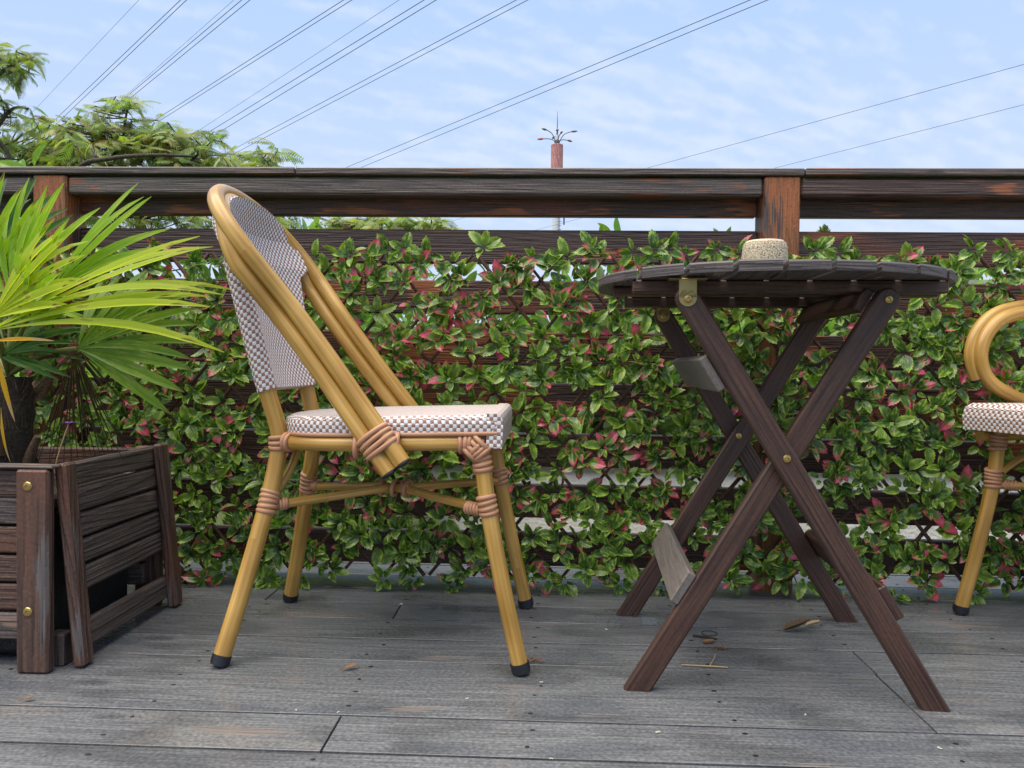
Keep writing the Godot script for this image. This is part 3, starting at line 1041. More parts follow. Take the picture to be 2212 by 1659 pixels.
	part(ft, "trunk", tube([Vector3(0, -0.02, 0), Vector3(0.03, top_y * 0.6, 0), Vector3(0, top_y * 0.95, 0)], [0.1, 0.07, 0.02], 6), M.bark)
	var xf := []
	var cs := []
	for k in 500:
		var d := Vector3(lr.randfn(), lr.randfn(), lr.randfn()).normalized()
		var p := d * pow(lr.randf(), 0.5) * Vector3(0.2, 0.5, 0.2) + Vector3(0, top_y - 0.45, 0)
		xf.append(Transform3D(face_basis((d + Vector3.UP * 0.6).normalized(), Vector3(lr.randfn(), 1, lr.randfn()).normalized(), 0.14), p))
		var v := lr.randf_range(0.7, 1.3)
		cs.append(Color(0.15 * v, 0.2 * v, 0.08 * v))
	scatter(ft, "crown", lf, M.foliage, xf, cs)
	var b0 := on_z(2060, 603, -13.0)
	var shed := thing("white_building", "long low white building with grey roof edge, far off right", "building", Vector3(b0.x + 3.0, -0.37, -14.5))
	var hgt := b0.y + 0.37
	part(shed, "wall", box(Vector3(6.0, hgt - 0.1, 3.0), 0.01, 0), wallmat, xform(Vector3(0, (hgt - 0.1) * 0.5, 0)))
	part(shed, "roof", box(Vector3(6.2, 0.09, 3.2), 0.01, 0), mat(col(150, 154, 158), 0.7), xform(Vector3(0, hgt - 0.052, 0)))

# overhead wires: each from two points of the picture, at the given height over the eye
func build_wires():
	var wm := mat(col(40, 46, 50), 0.6)
	var list := [
		[403, 0, 135, 255, 1], [390, 0, 128, 250, 1], [540, 0, 290, 205, 1], [522, 0, 278, 205, 1], [300, 0, 80, 232, 0.5], [505, 0, 290, 190, 0.5],
		[760, 0, 370, 245, 1], [742, 0, 365, 240, 1], [862, 0, 440, 275, 0.6], [942, 0, 445, 303, 1.1], [916, 0, 440, 292, 1.1],
		[1140, 0, 500, 335, 1], [1115, 0, 490, 330, 1], [1658, 0, 765, 368, 1.1], [1620, 0, 733, 368, 1.1],
		[2212, 139, 1380, 368, 0.9], [2212, 226, 1670, 364, 0.9]]
	var desc := ["thin dark overhead power line crossing the sky towards the trees", "very thin faint overhead cable high in the sky", "low power line running behind the fence post at right"]
	for k in list.size():
		var q: Array = list[k]
		var hgt := 11.0
		var vis: int = 2 if k >= 15 else 1 if q[4] < 0.7 else 0
		var pts := []
		for p in [[q[0], q[1]], [q[2], q[3]]]:
			var d := ray(p[0], p[1])
			pts.append(eye + d * (hgt / d.y))
		var dir: Vector3 = pts[1] - pts[0]
		var a: Vector3 = pts[0] - dir * 0.6
		var b: Vector3 = pts[1] + dir.normalized() * (70.0 if k < 15 else 60.0)
		if k >= 15:
			var d2 := ray(1040.0 + (k - 15) * 240.0, 460.0 + (k - 15) * 5.0)
			b = eye + d2 * (hgt / d2.y)
			b += (b - pts[1]).normalized() * 15.0
		var o := thing("power_line", desc[vis], "power line", a, 0.0, ["overhead power lines", "faint overhead cables", "power lines at right"][vis])
		var path := PackedVector3Array()
		for s in 17:
			var t := s / 16.0
			var p2 = a.lerp(pts[1], t / 0.6) if t < 0.6 else pts[1].lerp(b, (t - 0.6) / 0.4) if true else a
			path.append(p2 - a)
		part(o, "cable", tube(path, 0.0105 * q[4], 5), wm)

func build_tower():
	var D := -80.0
	var base := on_z(1197, 800, D) * Vector3(1, 0, 1) + Vector3(0, -0.37, 0)
	var t := thing("lamp_mast", "tall white mast with a faded red drum, lamp arms and spire", "mast", base)
	var up := func(y: float) -> float: return on_z(1197, y, D).y + 0.37
	var red := noisy(880, col(158, 92, 92), col(204, 160, 152), 1.0, 0.7, 4)
	red.uv1_scale = Vector3(1.4, 0.12, 1.4)
	var white := mat(col(200, 206, 212), 0.5)
	var grey := mat(col(96, 102, 106), 0.5)
	part(t, "pole", lathe([Vector2(0.62, -0.05), Vector2(0.5, 2.0), Vector2(0.36, up.call(380))], 20), white)
	var y0: float = up.call(392)
	var y1: float = up.call(313)
	var ym: float = up.call(338)
	part(t, "drum", lathe([Vector2(0.0, y0), Vector2(0.6, y0), Vector2(0.6, ym - 0.03), Vector2(0.585, ym), Vector2(0.6, ym + 0.03), Vector2(0.6, y1 - 0.04), Vector2(0.57, y1), Vector2(0.0, y1)], 28), red)
	part(t, "neck", lathe([Vector2(0.17, y1), Vector2(0.16, up.call(292)), Vector2(0.0, up.call(291))], 14), white)
	part(t, "spire", lathe([Vector2(0.09, y1), Vector2(0.09, up.call(283)), Vector2(0.16, up.call(281)), Vector2(0.03, up.call(276)), Vector2(0.05, up.call(275)), Vector2(0.012, up.call(240))], 10), grey)
	var ya: float = up.call(304)
	for k in 6:
		var az := PI * k / 3.0 + 0.3
		var hi := k % 2 == 0
		var o := Vector3(cos(az), 0, sin(az))
		var ro := 1.5
		var yt: float = up.call(287 if hi else 297)
		var path := smooth_path([o * 0.22 + Vector3(0, ya - 0.4, 0), o * 0.3 + Vector3(0, ya, 0), o * 0.75 + Vector3(0, lerpf(ya, yt, 0.75), 0), o * ro + Vector3(0, yt, 0)], 4)
		var arm := part(t, "lamp_arm", tube(path, 0.045, 6), grey)
		part(arm, "lamp_head", lathe([Vector2(0.0, -0.36), Vector2(0.08, -0.2), Vector2(0.11, 0.05), Vector2(0.05, 0.36), Vector2(0.0, 0.38)], 10, Transform3D(face_basis(o, Vector3.UP), o * (ro + 0.2) + Vector3(0, yt, 0))), grey if hi else mat(col(150, 70, 72), 0.5))
	part(t, "bracket", lathe([Vector2(0.17, ya - 0.35), Vector2(0.26, ya - 0.2), Vector2(0.26, ya), Vector2(0.17, ya + 0.1)], 12), grey)
	for k in 14:
		var y: float = up.call(505.0) + (up.call(395.0) - up.call(505.0)) * k / 13.0
		part(t, "ladder_rung", box(Vector3(0.34, 0.05, 0.05), 0.01, 0), grey, xform(Vector3(0.36, y, 0.36)))
	part(t, "antenna", box(Vector3(0.16, 1.5, 0.1), 0.02, 1), grey, xform(Vector3(0.78, up.call(470), 0.2)))
	part(t, "antenna_bracket", box(Vector3(0.5, 0.06, 0.06), 0.01, 0), grey, xform(Vector3(0.56, up.call(470), 0.2)))

# ---------------------------------------------------------------- leaf trellis
func build_trellis():
	var t := thing("leaf_trellis", "willow lattice covered with artificial green and pink-tipped leaves", "trellis", Vector3(0, 0, -1.878))
	var y0 := 0.03
	var y1 := 0.79
	var xa := -1.75
	var xb := 1.75
	var sl := 0.62          # x travelled for the full height
	var n := 0
	var x := xa - sl
	while x < xb:
		for s in [0, 1]:
			var p0 := Vector3(x, y0, -0.004 + 0.008 * s)
			var p1 := Vector3(x + sl, y1, -0.004 + 0.008 * s)
			if s == 1:
				p0.y = y1
				p1.y = y0
			# clip to the panel
			var q0 := p0
			var q1 := p1
			if q0.x < xa: q0 = p0.lerp(p1, (xa - p0.x) / sl)
			if q1.x > xb: q1 = p0.lerp(p1, (xb - p0.x) / sl)
			if q1.x - q0.x < 0.05: continue
			var mid := (q0 + q1) * 0.5 + Vector3(rr(-0.004, 0.004), rr(-0.004, 0.004), 0)
			part(t, "rod", tube(smooth_path([q0, mid, q1], 3), rr(0.0036, 0.005), 6), M.rod)
			n += 1
		x += 0.105
	var shapes := [leaf_mesh(0.56, 0.22, 0.10, true), leaf_mesh(0.62, 0.38, 0.22, true, 0.2), leaf_mesh(0.52, 0.30, 0.34, true, -0.25), leaf_mesh(0.58, 0.5, 0.16, true, 0.1)]
	var arrs := []
	for s in shapes: arrs.append(s)
	var lr := RandomNumberGenerator.new()
	lr.seed = 99
	var all := []
	var step := 0.049
	var row := 0
	var y := 0.035
	while y < 0.80:
		var cx := xa + (step * 0.5 if row % 2 == 1 else 0.0)
		while cx < xb:
			var c := Vector3(cx + lr.randf_range(-0.028, 0.028), y + lr.randf_range(-0.026, 0.026), lr.randf_range(0.008, 0.03))
			c.y = minf(c.y, 0.803)
			var reddish := lr.randf() < 0.42
			var nl := lr.randi_range(5, 8)
			if lr.randf() < 0.07: nl = lr.randi_range(0, 2)
			var a0 := lr.randf() * TAU
			for k in nl:
				var an := a0 + TAU * k / nl + lr.randfn() * 0.3
				var tilt := lr.randf_range(0.15, 0.95) if k < 4 else lr.randf_range(0.8, 1.7)
				var d := Vector3(cos(an), sin(an), tilt * 0.75).normalized()
				var nn = (Vector3(0, 0.45, 1.0) + Vector3(lr.randfn(), lr.randfn(), lr.randfn()) * 0.42 - d * 0.3).normalized()
				var ln := lr.randf_range(0.029, 0.048) if k < 4 else lr.randf_range(0.018, 0.032)
				var mi := lr.randi_range(0, 2)
				if reddish and lr.randf() < 0.75: mi = [3, 4, 4, 5][lr.randi_range(0, 3)]
				var org := c + d * 0.006
				all.append({xf = Transform3D(face_basis(d, nn, ln), org), s = lr.randi_range(0, 3), m = mi, big = ln * absf(nn.z) + (0.01 if absf(cx) < 1.2 else -1.0)})
			cx += step
		y += step * 0.90
		row += 1
	var order := range(all.size())
	order.sort_custom(func(a, b): return all[a].big > all[b].big)
	var stuff := {}
	for k in order.size():
		var q: Dictionary = all[order[k]]
		if k < 300:
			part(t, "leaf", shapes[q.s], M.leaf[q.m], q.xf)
		else:
			if not stuff.has(q.m):
				var st := SurfaceTool.new()
				st.begin(Mesh.PRIMITIVE_TRIANGLES)
				stuff[q.m] = st
			stuff[q.m].append_from(shapes[q.s], 0, q.xf)
	var am := ArrayMesh.new()
	for mi in M.leaf.size():
		if stuff.has(mi):
			stuff[mi].set_material(M.leaf[mi])
			stuff[mi].commit(am)
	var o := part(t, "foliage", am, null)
	o.set_meta("kind", "stuff")

# ---------------------------------------------------------------- table
func leg_mesh(a: Vector3, b: Vector3, width: float, thick: float) -> ArrayMesh:
	# flat leg in the x-y plane from the rounded top a to the foot b, cut level at y = 0
	var s := Soup.new()
	var d := Vector2(b.x - a.x, b.y - a.y).normalized()
	var nv := Vector2(-d.y, d.x)
	var w := width * 0.5
	var p := PackedVector2Array()
	var top := Vector2(a.x, a.y)
	var e1 := top + nv * w
	var e2 := top - nv * w
	p.append(e1 + d * (-e1.y / d.y))
	for k in 9:
		var an := PI * k / 8.0
		p.append(top + nv * w * cos(an) - d * w * sin(an))
	p.append(e2 + d * (-e2.y / d.y))
	var uvo := Vector2(rr(0.2, 1.8), rr(0.05, 0.35))
	var uvf := func(q: Vector2, z: float) -> Vector2: return uvo + Vector2((q - top).dot(d), (q - top).dot(nv) + z)
	var ch := 0.003
	var mid := (p[0] + p[5]) * 0.5
	var inner := PackedVector2Array()
	for q in p: inner.append(q + (top + d * clampf((q - top).dot(d), 0.0, 2.0) - q).normalized() * ch)
	for side in [-1.0, 1.0]:
		var ps := []
		var us := []
		var z: float = side * thick * 0.5
		for q in inner:
			ps.append(Vector3(q.x, q.y, z))
			us.append(uvf.call(q, 0.0))
		s.poly(ps, us, Vector3(0, 0, side))
		for k in p.size():
			var j := (k + 1) % p.size()
			var e := (p[j] - p[k]).normalized()
			var n := Vector3(e.y, -e.x, 0)
			var m2 := (p[j] + p[k]) * 0.5 - (top + Vector2(b.x, b.y)) * 0.5
			if n.x * m2.x + n.y * m2.y < 0: n = -n
			s.poly([Vector3(inner[k].x, inner[k].y, z), Vector3(inner[j].x, inner[j].y, z), Vector3(p[j].x, p[j].y, z - side * ch), Vector3(p[k].x, p[k].y, z - side * ch)], [uvf.call(p[k], 0.0), uvf.call(p[j], 0.0), uvf.call(p[j], 0.01), uvf.call(p[k], 0.01)], (n + Vector3(0, 0, side)).normalized())
			if side > 0:
				s.poly([Vector3(p[k].x, p[k].y, z - ch), Vector3(p[j].x, p[j].y, z - ch), Vector3(p[j].x, p[j].y, -z + ch), Vector3(p[k].x, p[k].y, -z + ch)], [uvf.call(p[k], 0.0), uvf.call(p[j], 0.0), uvf.call(p[j], thick), uvf.call(p[k], thick)], n)
	return s.mesh()

func screw_head(r: float) -> ArrayMesh:
	return lathe([Vector2(r, 0.0), Vector2(r, 0.0008), Vector2(r * 0.85, 0.0022), Vector2(r * 0.4, 0.003), Vector2(r * 0.3, 0.0012), Vector2(0.0, 0.001)], 14, Transform3D(Basis.from_euler(Vector3(PI / 2, 0, 0)), Vector3.ZERO))

func build_table():
	var t := thing("folding_table", "round folding slatted wooden table with crossed dark brown legs", "table", Vector3(0.403, 0, -1.4955), deg_to_rad(-3.3))
	t.rotation.y = deg_to_rad(-3.3) * 1.0
	var R := 0.309
	var yt := 0.692
	var n := 9
	var pitch := 2.0 * R / n
	for k in n:
		var x0 := -R + pitch * k + 0.004
		var x1 := -R + pitch * (k + 1) - 0.004
		var o := PackedVector2Array()
		x0 = maxf(x0, -R + 0.004)
		x1 = minf(x1, R - 0.004)
		for q in 7:
			var x := lerpf(x0, x1, q / 6.0)
			o.append(Vector2(x, sqrt(maxf(R * R - x * x, 0.0004))))
		for q in 7:
			var x := lerpf(x1, x0, q / 6.0)
			o.append(Vector2(x, -sqrt(maxf(R * R - x * x, 0.0004))))
		part(t, "slat", plate(o, yt - 0.0165 + rr(-0.0006, 0.0006), yt + rr(-0.0012, 0.0012), 0.003), M.slat)
	# battens under the slats
	for q in [[0.160, 0.50, 0.034, 0.020], [-0.160, 0.50, 0.034, 0.020], [0.05, 0.56, 0.03, 0.016]]:
		part(t, "batten", box(Vector3(q[1], q[3], q[2]), 0.002, 0), M.table, xform(Vector3(0, yt - 0.0175 - q[3] * 0.5, q[0])))
	var bx := -0.166
	var px := 0.147
	var ty := 0.641
	var sc := screw_head(0.0065)
	for s in [1.0, -1.0]:
		var z1: float = s * 0.2175
		var z2: float = s * 0.1965
		part(t, "leg", leg_mesh(Vector3(bx, ty, 0), Vector3(0.226, 0, 0), 0.038, 0.02), M.table, xform(Vector3(0, 0, z1)))
		part(t, "leg", leg_mesh(Vector3(px, ty, 0), Vector3(-0.234, 0, 0), 0.038, 0.02), M.table, xform(Vector3(0, 0, z2)))
		# brackets that hang the outer legs, rounded at the bottom
		var br := Soup.new()
		add_box(br, Vector3(0.028, 0.030, 0.0016), 0.0007, 1, Vector2.ZERO, xform(Vector3(bx, ty + 0.0145, z1 + 0.0112)))
		add_tube(br, PackedVector3Array([Vector3(bx, ty, z1 + 0.0104), Vector3(bx, ty, z1 + 0.0120)]), 0.014, 20)
		add_box(br, Vector3(0.060, 0.0016, 0.026), 0.0007, 0, Vector2.ZERO, xform(Vector3(bx, ty + 0.0298, z1)))
		part(t, "bracket", br.mesh(), M.bracket)
		part(t, "screw", sc, M.brass, Transform3D(Basis.IDENTITY, Vector3(bx, ty - 0.002, z1 + 0.0122)))
		part(t, "screw", sc, M.brass, Transform3D(Basis.IDENTITY, Vector3(-0.0085, 0.389, (z1 if s > 0 else z2) + 0.0104)))
		part(t, "screw", sc, M.brass, Transform3D(Basis.IDENTITY, Vector3(px, ty, z2 + 0.0104)))
	# cross boards
	var d1 := Vector3(0.226 - bx, -ty, 0).normalized()
	var d2 := Vector3(-0.234 - px, -ty, 0).normalized()
	var n1 := Vector3(d1.y, -d1.x, 0)         # left-down side of the outer legs
	var n2 := Vector3(d2.y, -d2.x, 0)         # left-up side of the inner legs
	var put := func(c: Vector3, dir: Vector3, len_z: float, wide: float, m: Material):
		var z := Vector3(0, 0, 1)
		var bs := Basis(z, dir, z.cross(dir))
		part(t, "cross_board", box(Vector3(len_z, wide, 0.015), 0.002, 0), m, Transform3D(bs, c))
	var along := func(a: Vector3, d: Vector3, y: float) -> Vector3: return a + d * ((y - a.y) / d.y)
	var A1 := Vector3(bx, ty, 0)
	var A2 := Vector3(px, ty, 0)
	put.call(along.call(A1, d1, 0.535) + n1 * 0.0268, d1, 0.434, 0.062, M.cross)
	put.call(along.call(A2, d2, 0.158) + n2 * (0.0268 if n2.x < 0 else -0.0268), d2, 0.412, 0.058, M.cross)
	put.call(along.call(A1, d1, 0.150) - n1 * 0.0268, d1, 0.434, 0.058, M.table)
	put.call(along.call(A2, d2, 0.628) + n2 * (0.0268 if n2.x < 0 else -0.0268), d2, 0.372, 0.04, M.table)
	# stone bowl on the table
	var st := noisy(1201, col(118, 102, 72), col(214, 202, 178), 0.026, 0.7, 3, 3.0, 3.2)
	var bowl := thing("stone_ashtray", "small speckled stone ashtray with rounded rim on the table top", "ashtray", Vector3(0.345, yt + 0.0002, -1.285))
	bowl.scale = Vector3(0.9, 0.95, 0.9)
	part(bowl, "body", lathe([Vector2(0.0, 0.0), Vector2(0.037, 0.0), Vector2(0.0395, 0.003), Vector2(0.0395, 0.014), Vector2(0.038, 0.030), Vector2(0.0355, 0.038), Vector2(0.033, 0.0395)], 36), st)
	part(bowl, "rim", lathe([Vector2(0.033, 0.0394), Vector2(0.0315, 0.0415), Vector2(0.026, 0.0415), Vector2(0.024, 0.039), Vector2(0.022, 0.02), Vector2(0.0, 0.016)], 36), noisy(1203, col(196, 164, 130), col(226, 206, 180), 0.03, 0.6, 3))

# ---------------------------------------------------------------- bistro chair
func coil(c: Vector3, axis: Vector3, ra: float, rb: float, adir: Vector3, n: int, pitch: float, r: float) -> ArrayMesh:
	var s := Soup.new()
	var ax := axis.normalized()
	var a := (adir - ax * adir.dot(ax)).normalized()
	var b := ax.cross(a)
	for k in n:
		var p := PackedVector3Array()
		var off = (k - (n - 1) * 0.5) * pitch
		for q in 20:
			var an := TAU * q / 20.0
			p.append(c + ax * (off + sin(an + k) * r * 0.35) + a * cos(an) * ra + b * sin(an) * rb)
		add_tube(s, p, r, 7, false, true, Vector2(0.2 * k, 0.05 * k))
	return s.mesh()

func mirror(p: Vector3) -> Vector3:
	return Vector3(p.x, p.y, -p.z)

func build_bistro_chair():
	var c := thing("bistro_chair", "bamboo-look bistro chair with brown and white woven seat, sideways to the table", "chair", Vector3(0, 0, -1.55))
	var R := 0.0145
	for s in [1.0, -1.0]:
		var m := func(x: float, y: float, w: float) -> Vector3: return Vector3(x, y, s * w)
		# rear leg running up into the back
		var rear := smooth_path([m.call(-0.5575, 0.016, 0.190), m.call(-0.529, 0.14, 0.158), m.call(-0.500, 0.28, 0.124), m.call(-0.485, 0.37, 0.112), m.call(-0.486, 0.41, 0.112), m.call(-0.505, 0.485, 0.122), m.call(-0.529, 0.605, 0.145), m.call(-0.547, 0.695, 0.160)], 6)
		part(c, "rear_leg", tube(rear, R + 0.001, 16), M.cane)
		var d0: Vector3 = (rear[0] - rear[1]).normalized()
		part(c, "foot_cap", tube([rear[0] - d0 * 0.004, rear[0] + d0 * 0.006, rear[0] + d0 * 0.013, rear[0] + d0 * 0.0145], [R + 0.0022, R + 0.0024, R + 0.0012, R - 0.003], 16), M.rubber)
		var fr := smooth_path([m.call(-0.037, 0.016, 0.188), m.call(-0.068, 0.15, 0.186), m.call(-0.096, 0.29, 0.183), m.call(-0.108, 0.385, 0.181)], 6)
		part(c, "front_leg", tube(fr, R, 16), M.cane)
		d0 = (fr[0] - fr[1]).normalized()
		part(c, "foot_cap", tube([fr[0] - d0 * 0.004, fr[0] + d0 * 0.006, fr[0] + d0 * 0.013, fr[0] + d0 * 0.0145], [R + 0.0022, R + 0.0024, R + 0.0012, R - 0.003], 16), M.rubber)
		# bindings
		part(c, "binding", coil(m.call(-0.4995, 0.278, 0.1235), m.call(0.15, 1, -0.25), R - 0.0002, R - 0.0002, Vector3.RIGHT, 5, 0.0084, 0.0046), M.bind)
		part(c, "binding", coil(m.call(-0.0965, 0.290, 0.183), Vector3(-0.2, 1, 0), R - 0.0010, R - 0.0010, Vector3.RIGHT, 4, 0.0088, 0.0046), M.bind)
		part(c, "binding", coil(m.call(-0.4845, 0.385, 0.112), Vector3(0.0, 1, 0), R + 0.0006, R + 0.0003, Vector3.RIGHT, 3, 0.0088, 0.0044), M.bind)
		part(c, "binding", coil(m.call(-0.463, 0.387, 0.123), m.call(1, 0, 0.5), R - 0.0005, R - 0.0005, Vector3.UP, 2, 0.0085, 0.0044), M.bind)
		# woven corner: rings on the frame, on the leg and across both
		part(c, "binding", coil(m.call(-0.106, 0.361, 0.181), Vector3(-0.15, 1, 0), R - 0.0005, R - 0.0005, Vector3.RIGHT, 3, 0.0088, 0.0046), M.bind)
		part(c, "binding", coil(m.call(-0.136, 0.395, 0.182), Vector3(1, 0.05, 0), R - 0.0008, R - 0.0008, Vector3.UP, 3, 0.0088, 0.0046), M.bind)
		part(c, "binding", coil(m.call(-0.118, 0.388, 0.182), Vector3(1, 1, 0), 0.0180, 0.0158, Vector3(1, -1, 0), 4, 0.0085, 0.0046), M.bind)
		part(c, "binding", coil(m.call(-0.112, 0.383, 0.182), Vector3(1, -1, 0), 0.0178, 0.0170, Vector3(1, 1, 0), 3, 0.0085, 0.0044), M.bind)
		# stretcher end wraps
		part(c, "binding", coil(m.call(-0.478, 0.272, 0.110), m.call(1, 0.08, -0.6), 0.0085, 0.0085, Vector3.UP, 3, 0.006, 0.0036), M.bind)
		part(c, "binding", coil(m.call(-0.121, 0.281, 0.170), m.call(-1, 0.03, -0.6), 0.0085, 0.0085, Vector3.UP, 5, 0.006, 0.0036), M.bind)
		# brace from the rear leg to the seat frame
		part(c, "brace", tube(smooth_path([m.call(-0.492, 0.292, 0.104), m.call(-0.474, 0.33, 0.082), m.call(-0.462, 0.381, 0.058)], 5), 0.0075, 10), M.cane)
	# crossed stretchers
	for s in [1.0, -1.0]:
		part(c, "stretcher", tube(smooth_path([Vector3(-0.494, 0.270, s * 0.118), Vector3(-0.40, 0.279, s * 0.062), Vector3(-0.325, 0.287, s * 0.020), Vector3(-0.292, 0.288, 0.0 + s * 0.0), Vector3(-0.258, 0.287, -s * 0.020), Vector3(-0.185, 0.284, -s * 0.095), Vector3(-0.100, 0.280, -s * 0.176)], 5), 0.0085, 12), M.cane)
	part(c, "binding", coil(Vector3(-0.292, 0.288, 0), Vector3(1, 0, 0.15), 0.014, 0.021, Vector3.UP, 3, 0.026, 0.0046), M.bind)
	part(c, "binding", coil(Vector3(-0.270, 0.288, 0), Vector3(1, 0.3, -0.1), 0.0135, 0.021, Vector3.UP, 2, 0.009, 0.0044), M.bind)
	# arm hoops
	var U := [[0.362, 0.212], [0.40, 0.205], [0.462, 0.196], [0.52, 0.187], [0.58, 0.184], [0.636, 0.187], [0.687, 0.200], [0.714, 0.207], [0.744, 0.209], [0.775, 0.202], [0.80, 0.185], [0.818, 0.160], [0.834, 0.124], [0.847, 0.075]]
	var hx := func(y: float) -> float: return -0.314 - 0.755 * (y - 0.462)
	for inner in [0, 1]:
		var pts := []
		var nb := Vector3(-0.798, -0.602, 0) * 0.0285          # behind the outer hoop along the arms ...
		var dn := Vector3(0.602, -0.798, 0) * 0.0285           # ... and inside it round the top
		for q in U:
			var t: float = smoothstep(0.70, 0.82, q[0]) * inner
			var w: float = q[1] - 0.022 * t * clampf(q[1] / 0.12, 0.0, 1.0)
			pts.append(Vector3(hx.call(q[0]), q[0], w) + nb * (inner - t) + dn * t * (1.0 - clampf(q[1] / 0.2, 0.0, 1.0)))
		var top = Vector3(hx.call(0.853), 0.853, 0.0) + dn * inner
		var full := pts.duplicate()
		full.append(top)
		for k in range(pts.size() - 1, -1, -1): full.append(mirror(pts[k]))
		var path := smooth_path(full, 5)
		part(c, "arm_hoop", tube(path, R + 0.0005 if inner == 0 else R, 18), M.cane)
		for e in [0, path.size() - 1]:
			var dd: Vector3 = (path[e] - path[1 if e == 0 else path.size() - 2]).normalized()
			part(c, "end_cap", tube([path[e] - dd * 0.001, path[e] + dd * 0.0015, path[e] + dd * 0.0025], [R + 0.0008, R + 0.0006, R - 0.004], 16), M.rubber)
	for s in [1.0, -1.0]:
		# binding of both hoop tubes against the seat frame
		var bc := Vector3(hx.call(0.407) - 0.0115, 0.407 - 0.009, s * 0.205)
		part(c, "binding", coil(bc, Vector3(-0.60, 0.79, -s * 0.1), 0.0292, R + 0.0004, Vector3(0.798, 0.602, 0), 4, 0.0095, 0.0048), M.bind)
		part(c, "binding", coil(Vector3(hx.call(0.405) + 0.02, 0.392, s * 0.192), Vector3(1, 0, 0), R + 0.004, R + 0.004, Vector3.UP, 1, 0.01, 0.0048), M.bind)
		part(c, "binding", coil(Vector3(hx.call(0.405) - 0.052, 0.388, s * 0.190), Vector3(1, 0, 0), R + 0.004, R + 0.004, Vector3.UP, 1, 0.01, 0.0048), M.bind)
	# seat frame: a D, round at the back
	var D := []
	for q in [[-0.108, 0.181], [-0.2, 0.182], [-0.30, 0.178], [-0.38, 0.164], [-0.44, 0.137], [-0.478, 0.096], [-0.494, 0.045]]: D.append(Vector3(q[0], 0.398 - 0.012 * clampf((-q[0] - 0.1) / 0.38, 0, 1), q[1]))
	var dfull := D.duplicate()
	dfull.append(Vector3(-0.498, 0.386, 0))
	for k in range(D.size() - 1, -1, -1): dfull.append(mirror(D[k]))
	var dp := smooth_path(dfull, 6)
	part(c, "seat_frame", tube(dp, 0.0135, 14), M.cane)
	part(c, "seat_frame_front", tube([Vector3(-0.108, 0.396, 0.181), Vector3(-0.108, 0.396, -0.181)], 0.0125, 14), M.cane)
	# woven seat: outline from the front corner round the back
	var so := []
	for q in [[-0.078, 0.192], [-0.12, 0.195], [-0.2, 0.194], [-0.30, 0.189], [-0.38, 0.175], [-0.44, 0.148], [-0.476, 0.102], [-0.490, 0.05]]: so.append(Vector3(q[0], 0, q[1]))
	var sof := so.duplicate()
	sof.append(Vector3(-0.494, 0, 0))
	for k in range(so.size() - 1, -1, -1): sof.append(mirror(so[k]))
	var sp := smooth_path(sof, 5)
	part(c, "seat", seat_mesh(sp, Vector3(-0.29, 0, 0), 0.4165, 0.4465, -0.012, 0.3), M.weave)
	part(c, "seat_skirt", skirt_mesh(-0.081, 0.192, 0.0105, 0.388, 0.4465), M.weave)
	var pip := PackedVector3Array()
	for q in sp:
		var yy := 0.4142 - 0.012 * clampf((-q.x - 0.08) / 0.40, 0, 1)
		pip.append(Vector3(-0.29 + (q.x + 0.29) * 0.985, yy, q.z * 0.985))
	part(c, "seat_piping", tube(pip, 0.0042, 8), M.bind)
	part(c, "backrest", back_mesh(), M.weave)

# padded seat: rounded rim, tilt along x
func seat_mesh(outline: PackedVector3Array, mid: Vector3, y0: float, y1: float, tilt: float, _q: float) -> ArrayMesh:
	var s := Soup.new()
	var lev := [[0.994, y0], [1.0, lerpf(y0, y1, 0.5)], [0.987, lerpf(y0, y1, 0.82)], [0.945, y1 - 0.0005], [0.6, y1 + 0.0015], [0.0, y1 + 0.002]]
	var acc := 0.0
	for k in outline.size():
		var j := (k + 1) % outline.size()
		var seg := outline[k].distance_to(outline[j])
		for l in lev.size() - 1:
			var ps := []
			var us := []
			for c in [[k, l], [j, l], [j, l + 1], [k, l + 1]]:
				var q: Vector3 = mid + (outline[c[0]] - mid) * lev[c[1]][0]
				q.y = lev[c[1]][1] + tilt * clampf((-q.x - 0.08) / 0.40, 0, 1)
				ps.append(q)
				if l < 2: us.append(Vector2(acc + (seg if c[0] == j else 0.0), q.y))
				else: us.append(Vector2(q.x, q.z))
			var n: Vector3 = (ps[1] - ps[0]).cross(ps[3] - ps[0])
			if n.length() < 1e-9: n = (ps[2] - ps[0]).cross(ps[3] - ps[0])
			var outw: Vector3 = (outline[k] - mid) * (1.0 - l * 0.18) + Vector3(0, 0.12 * l, 0)
			if n.dot(outw) < 0: n = -n
			s.poly(ps, us, n.normalized())
		acc += seg
	return s.mesh()

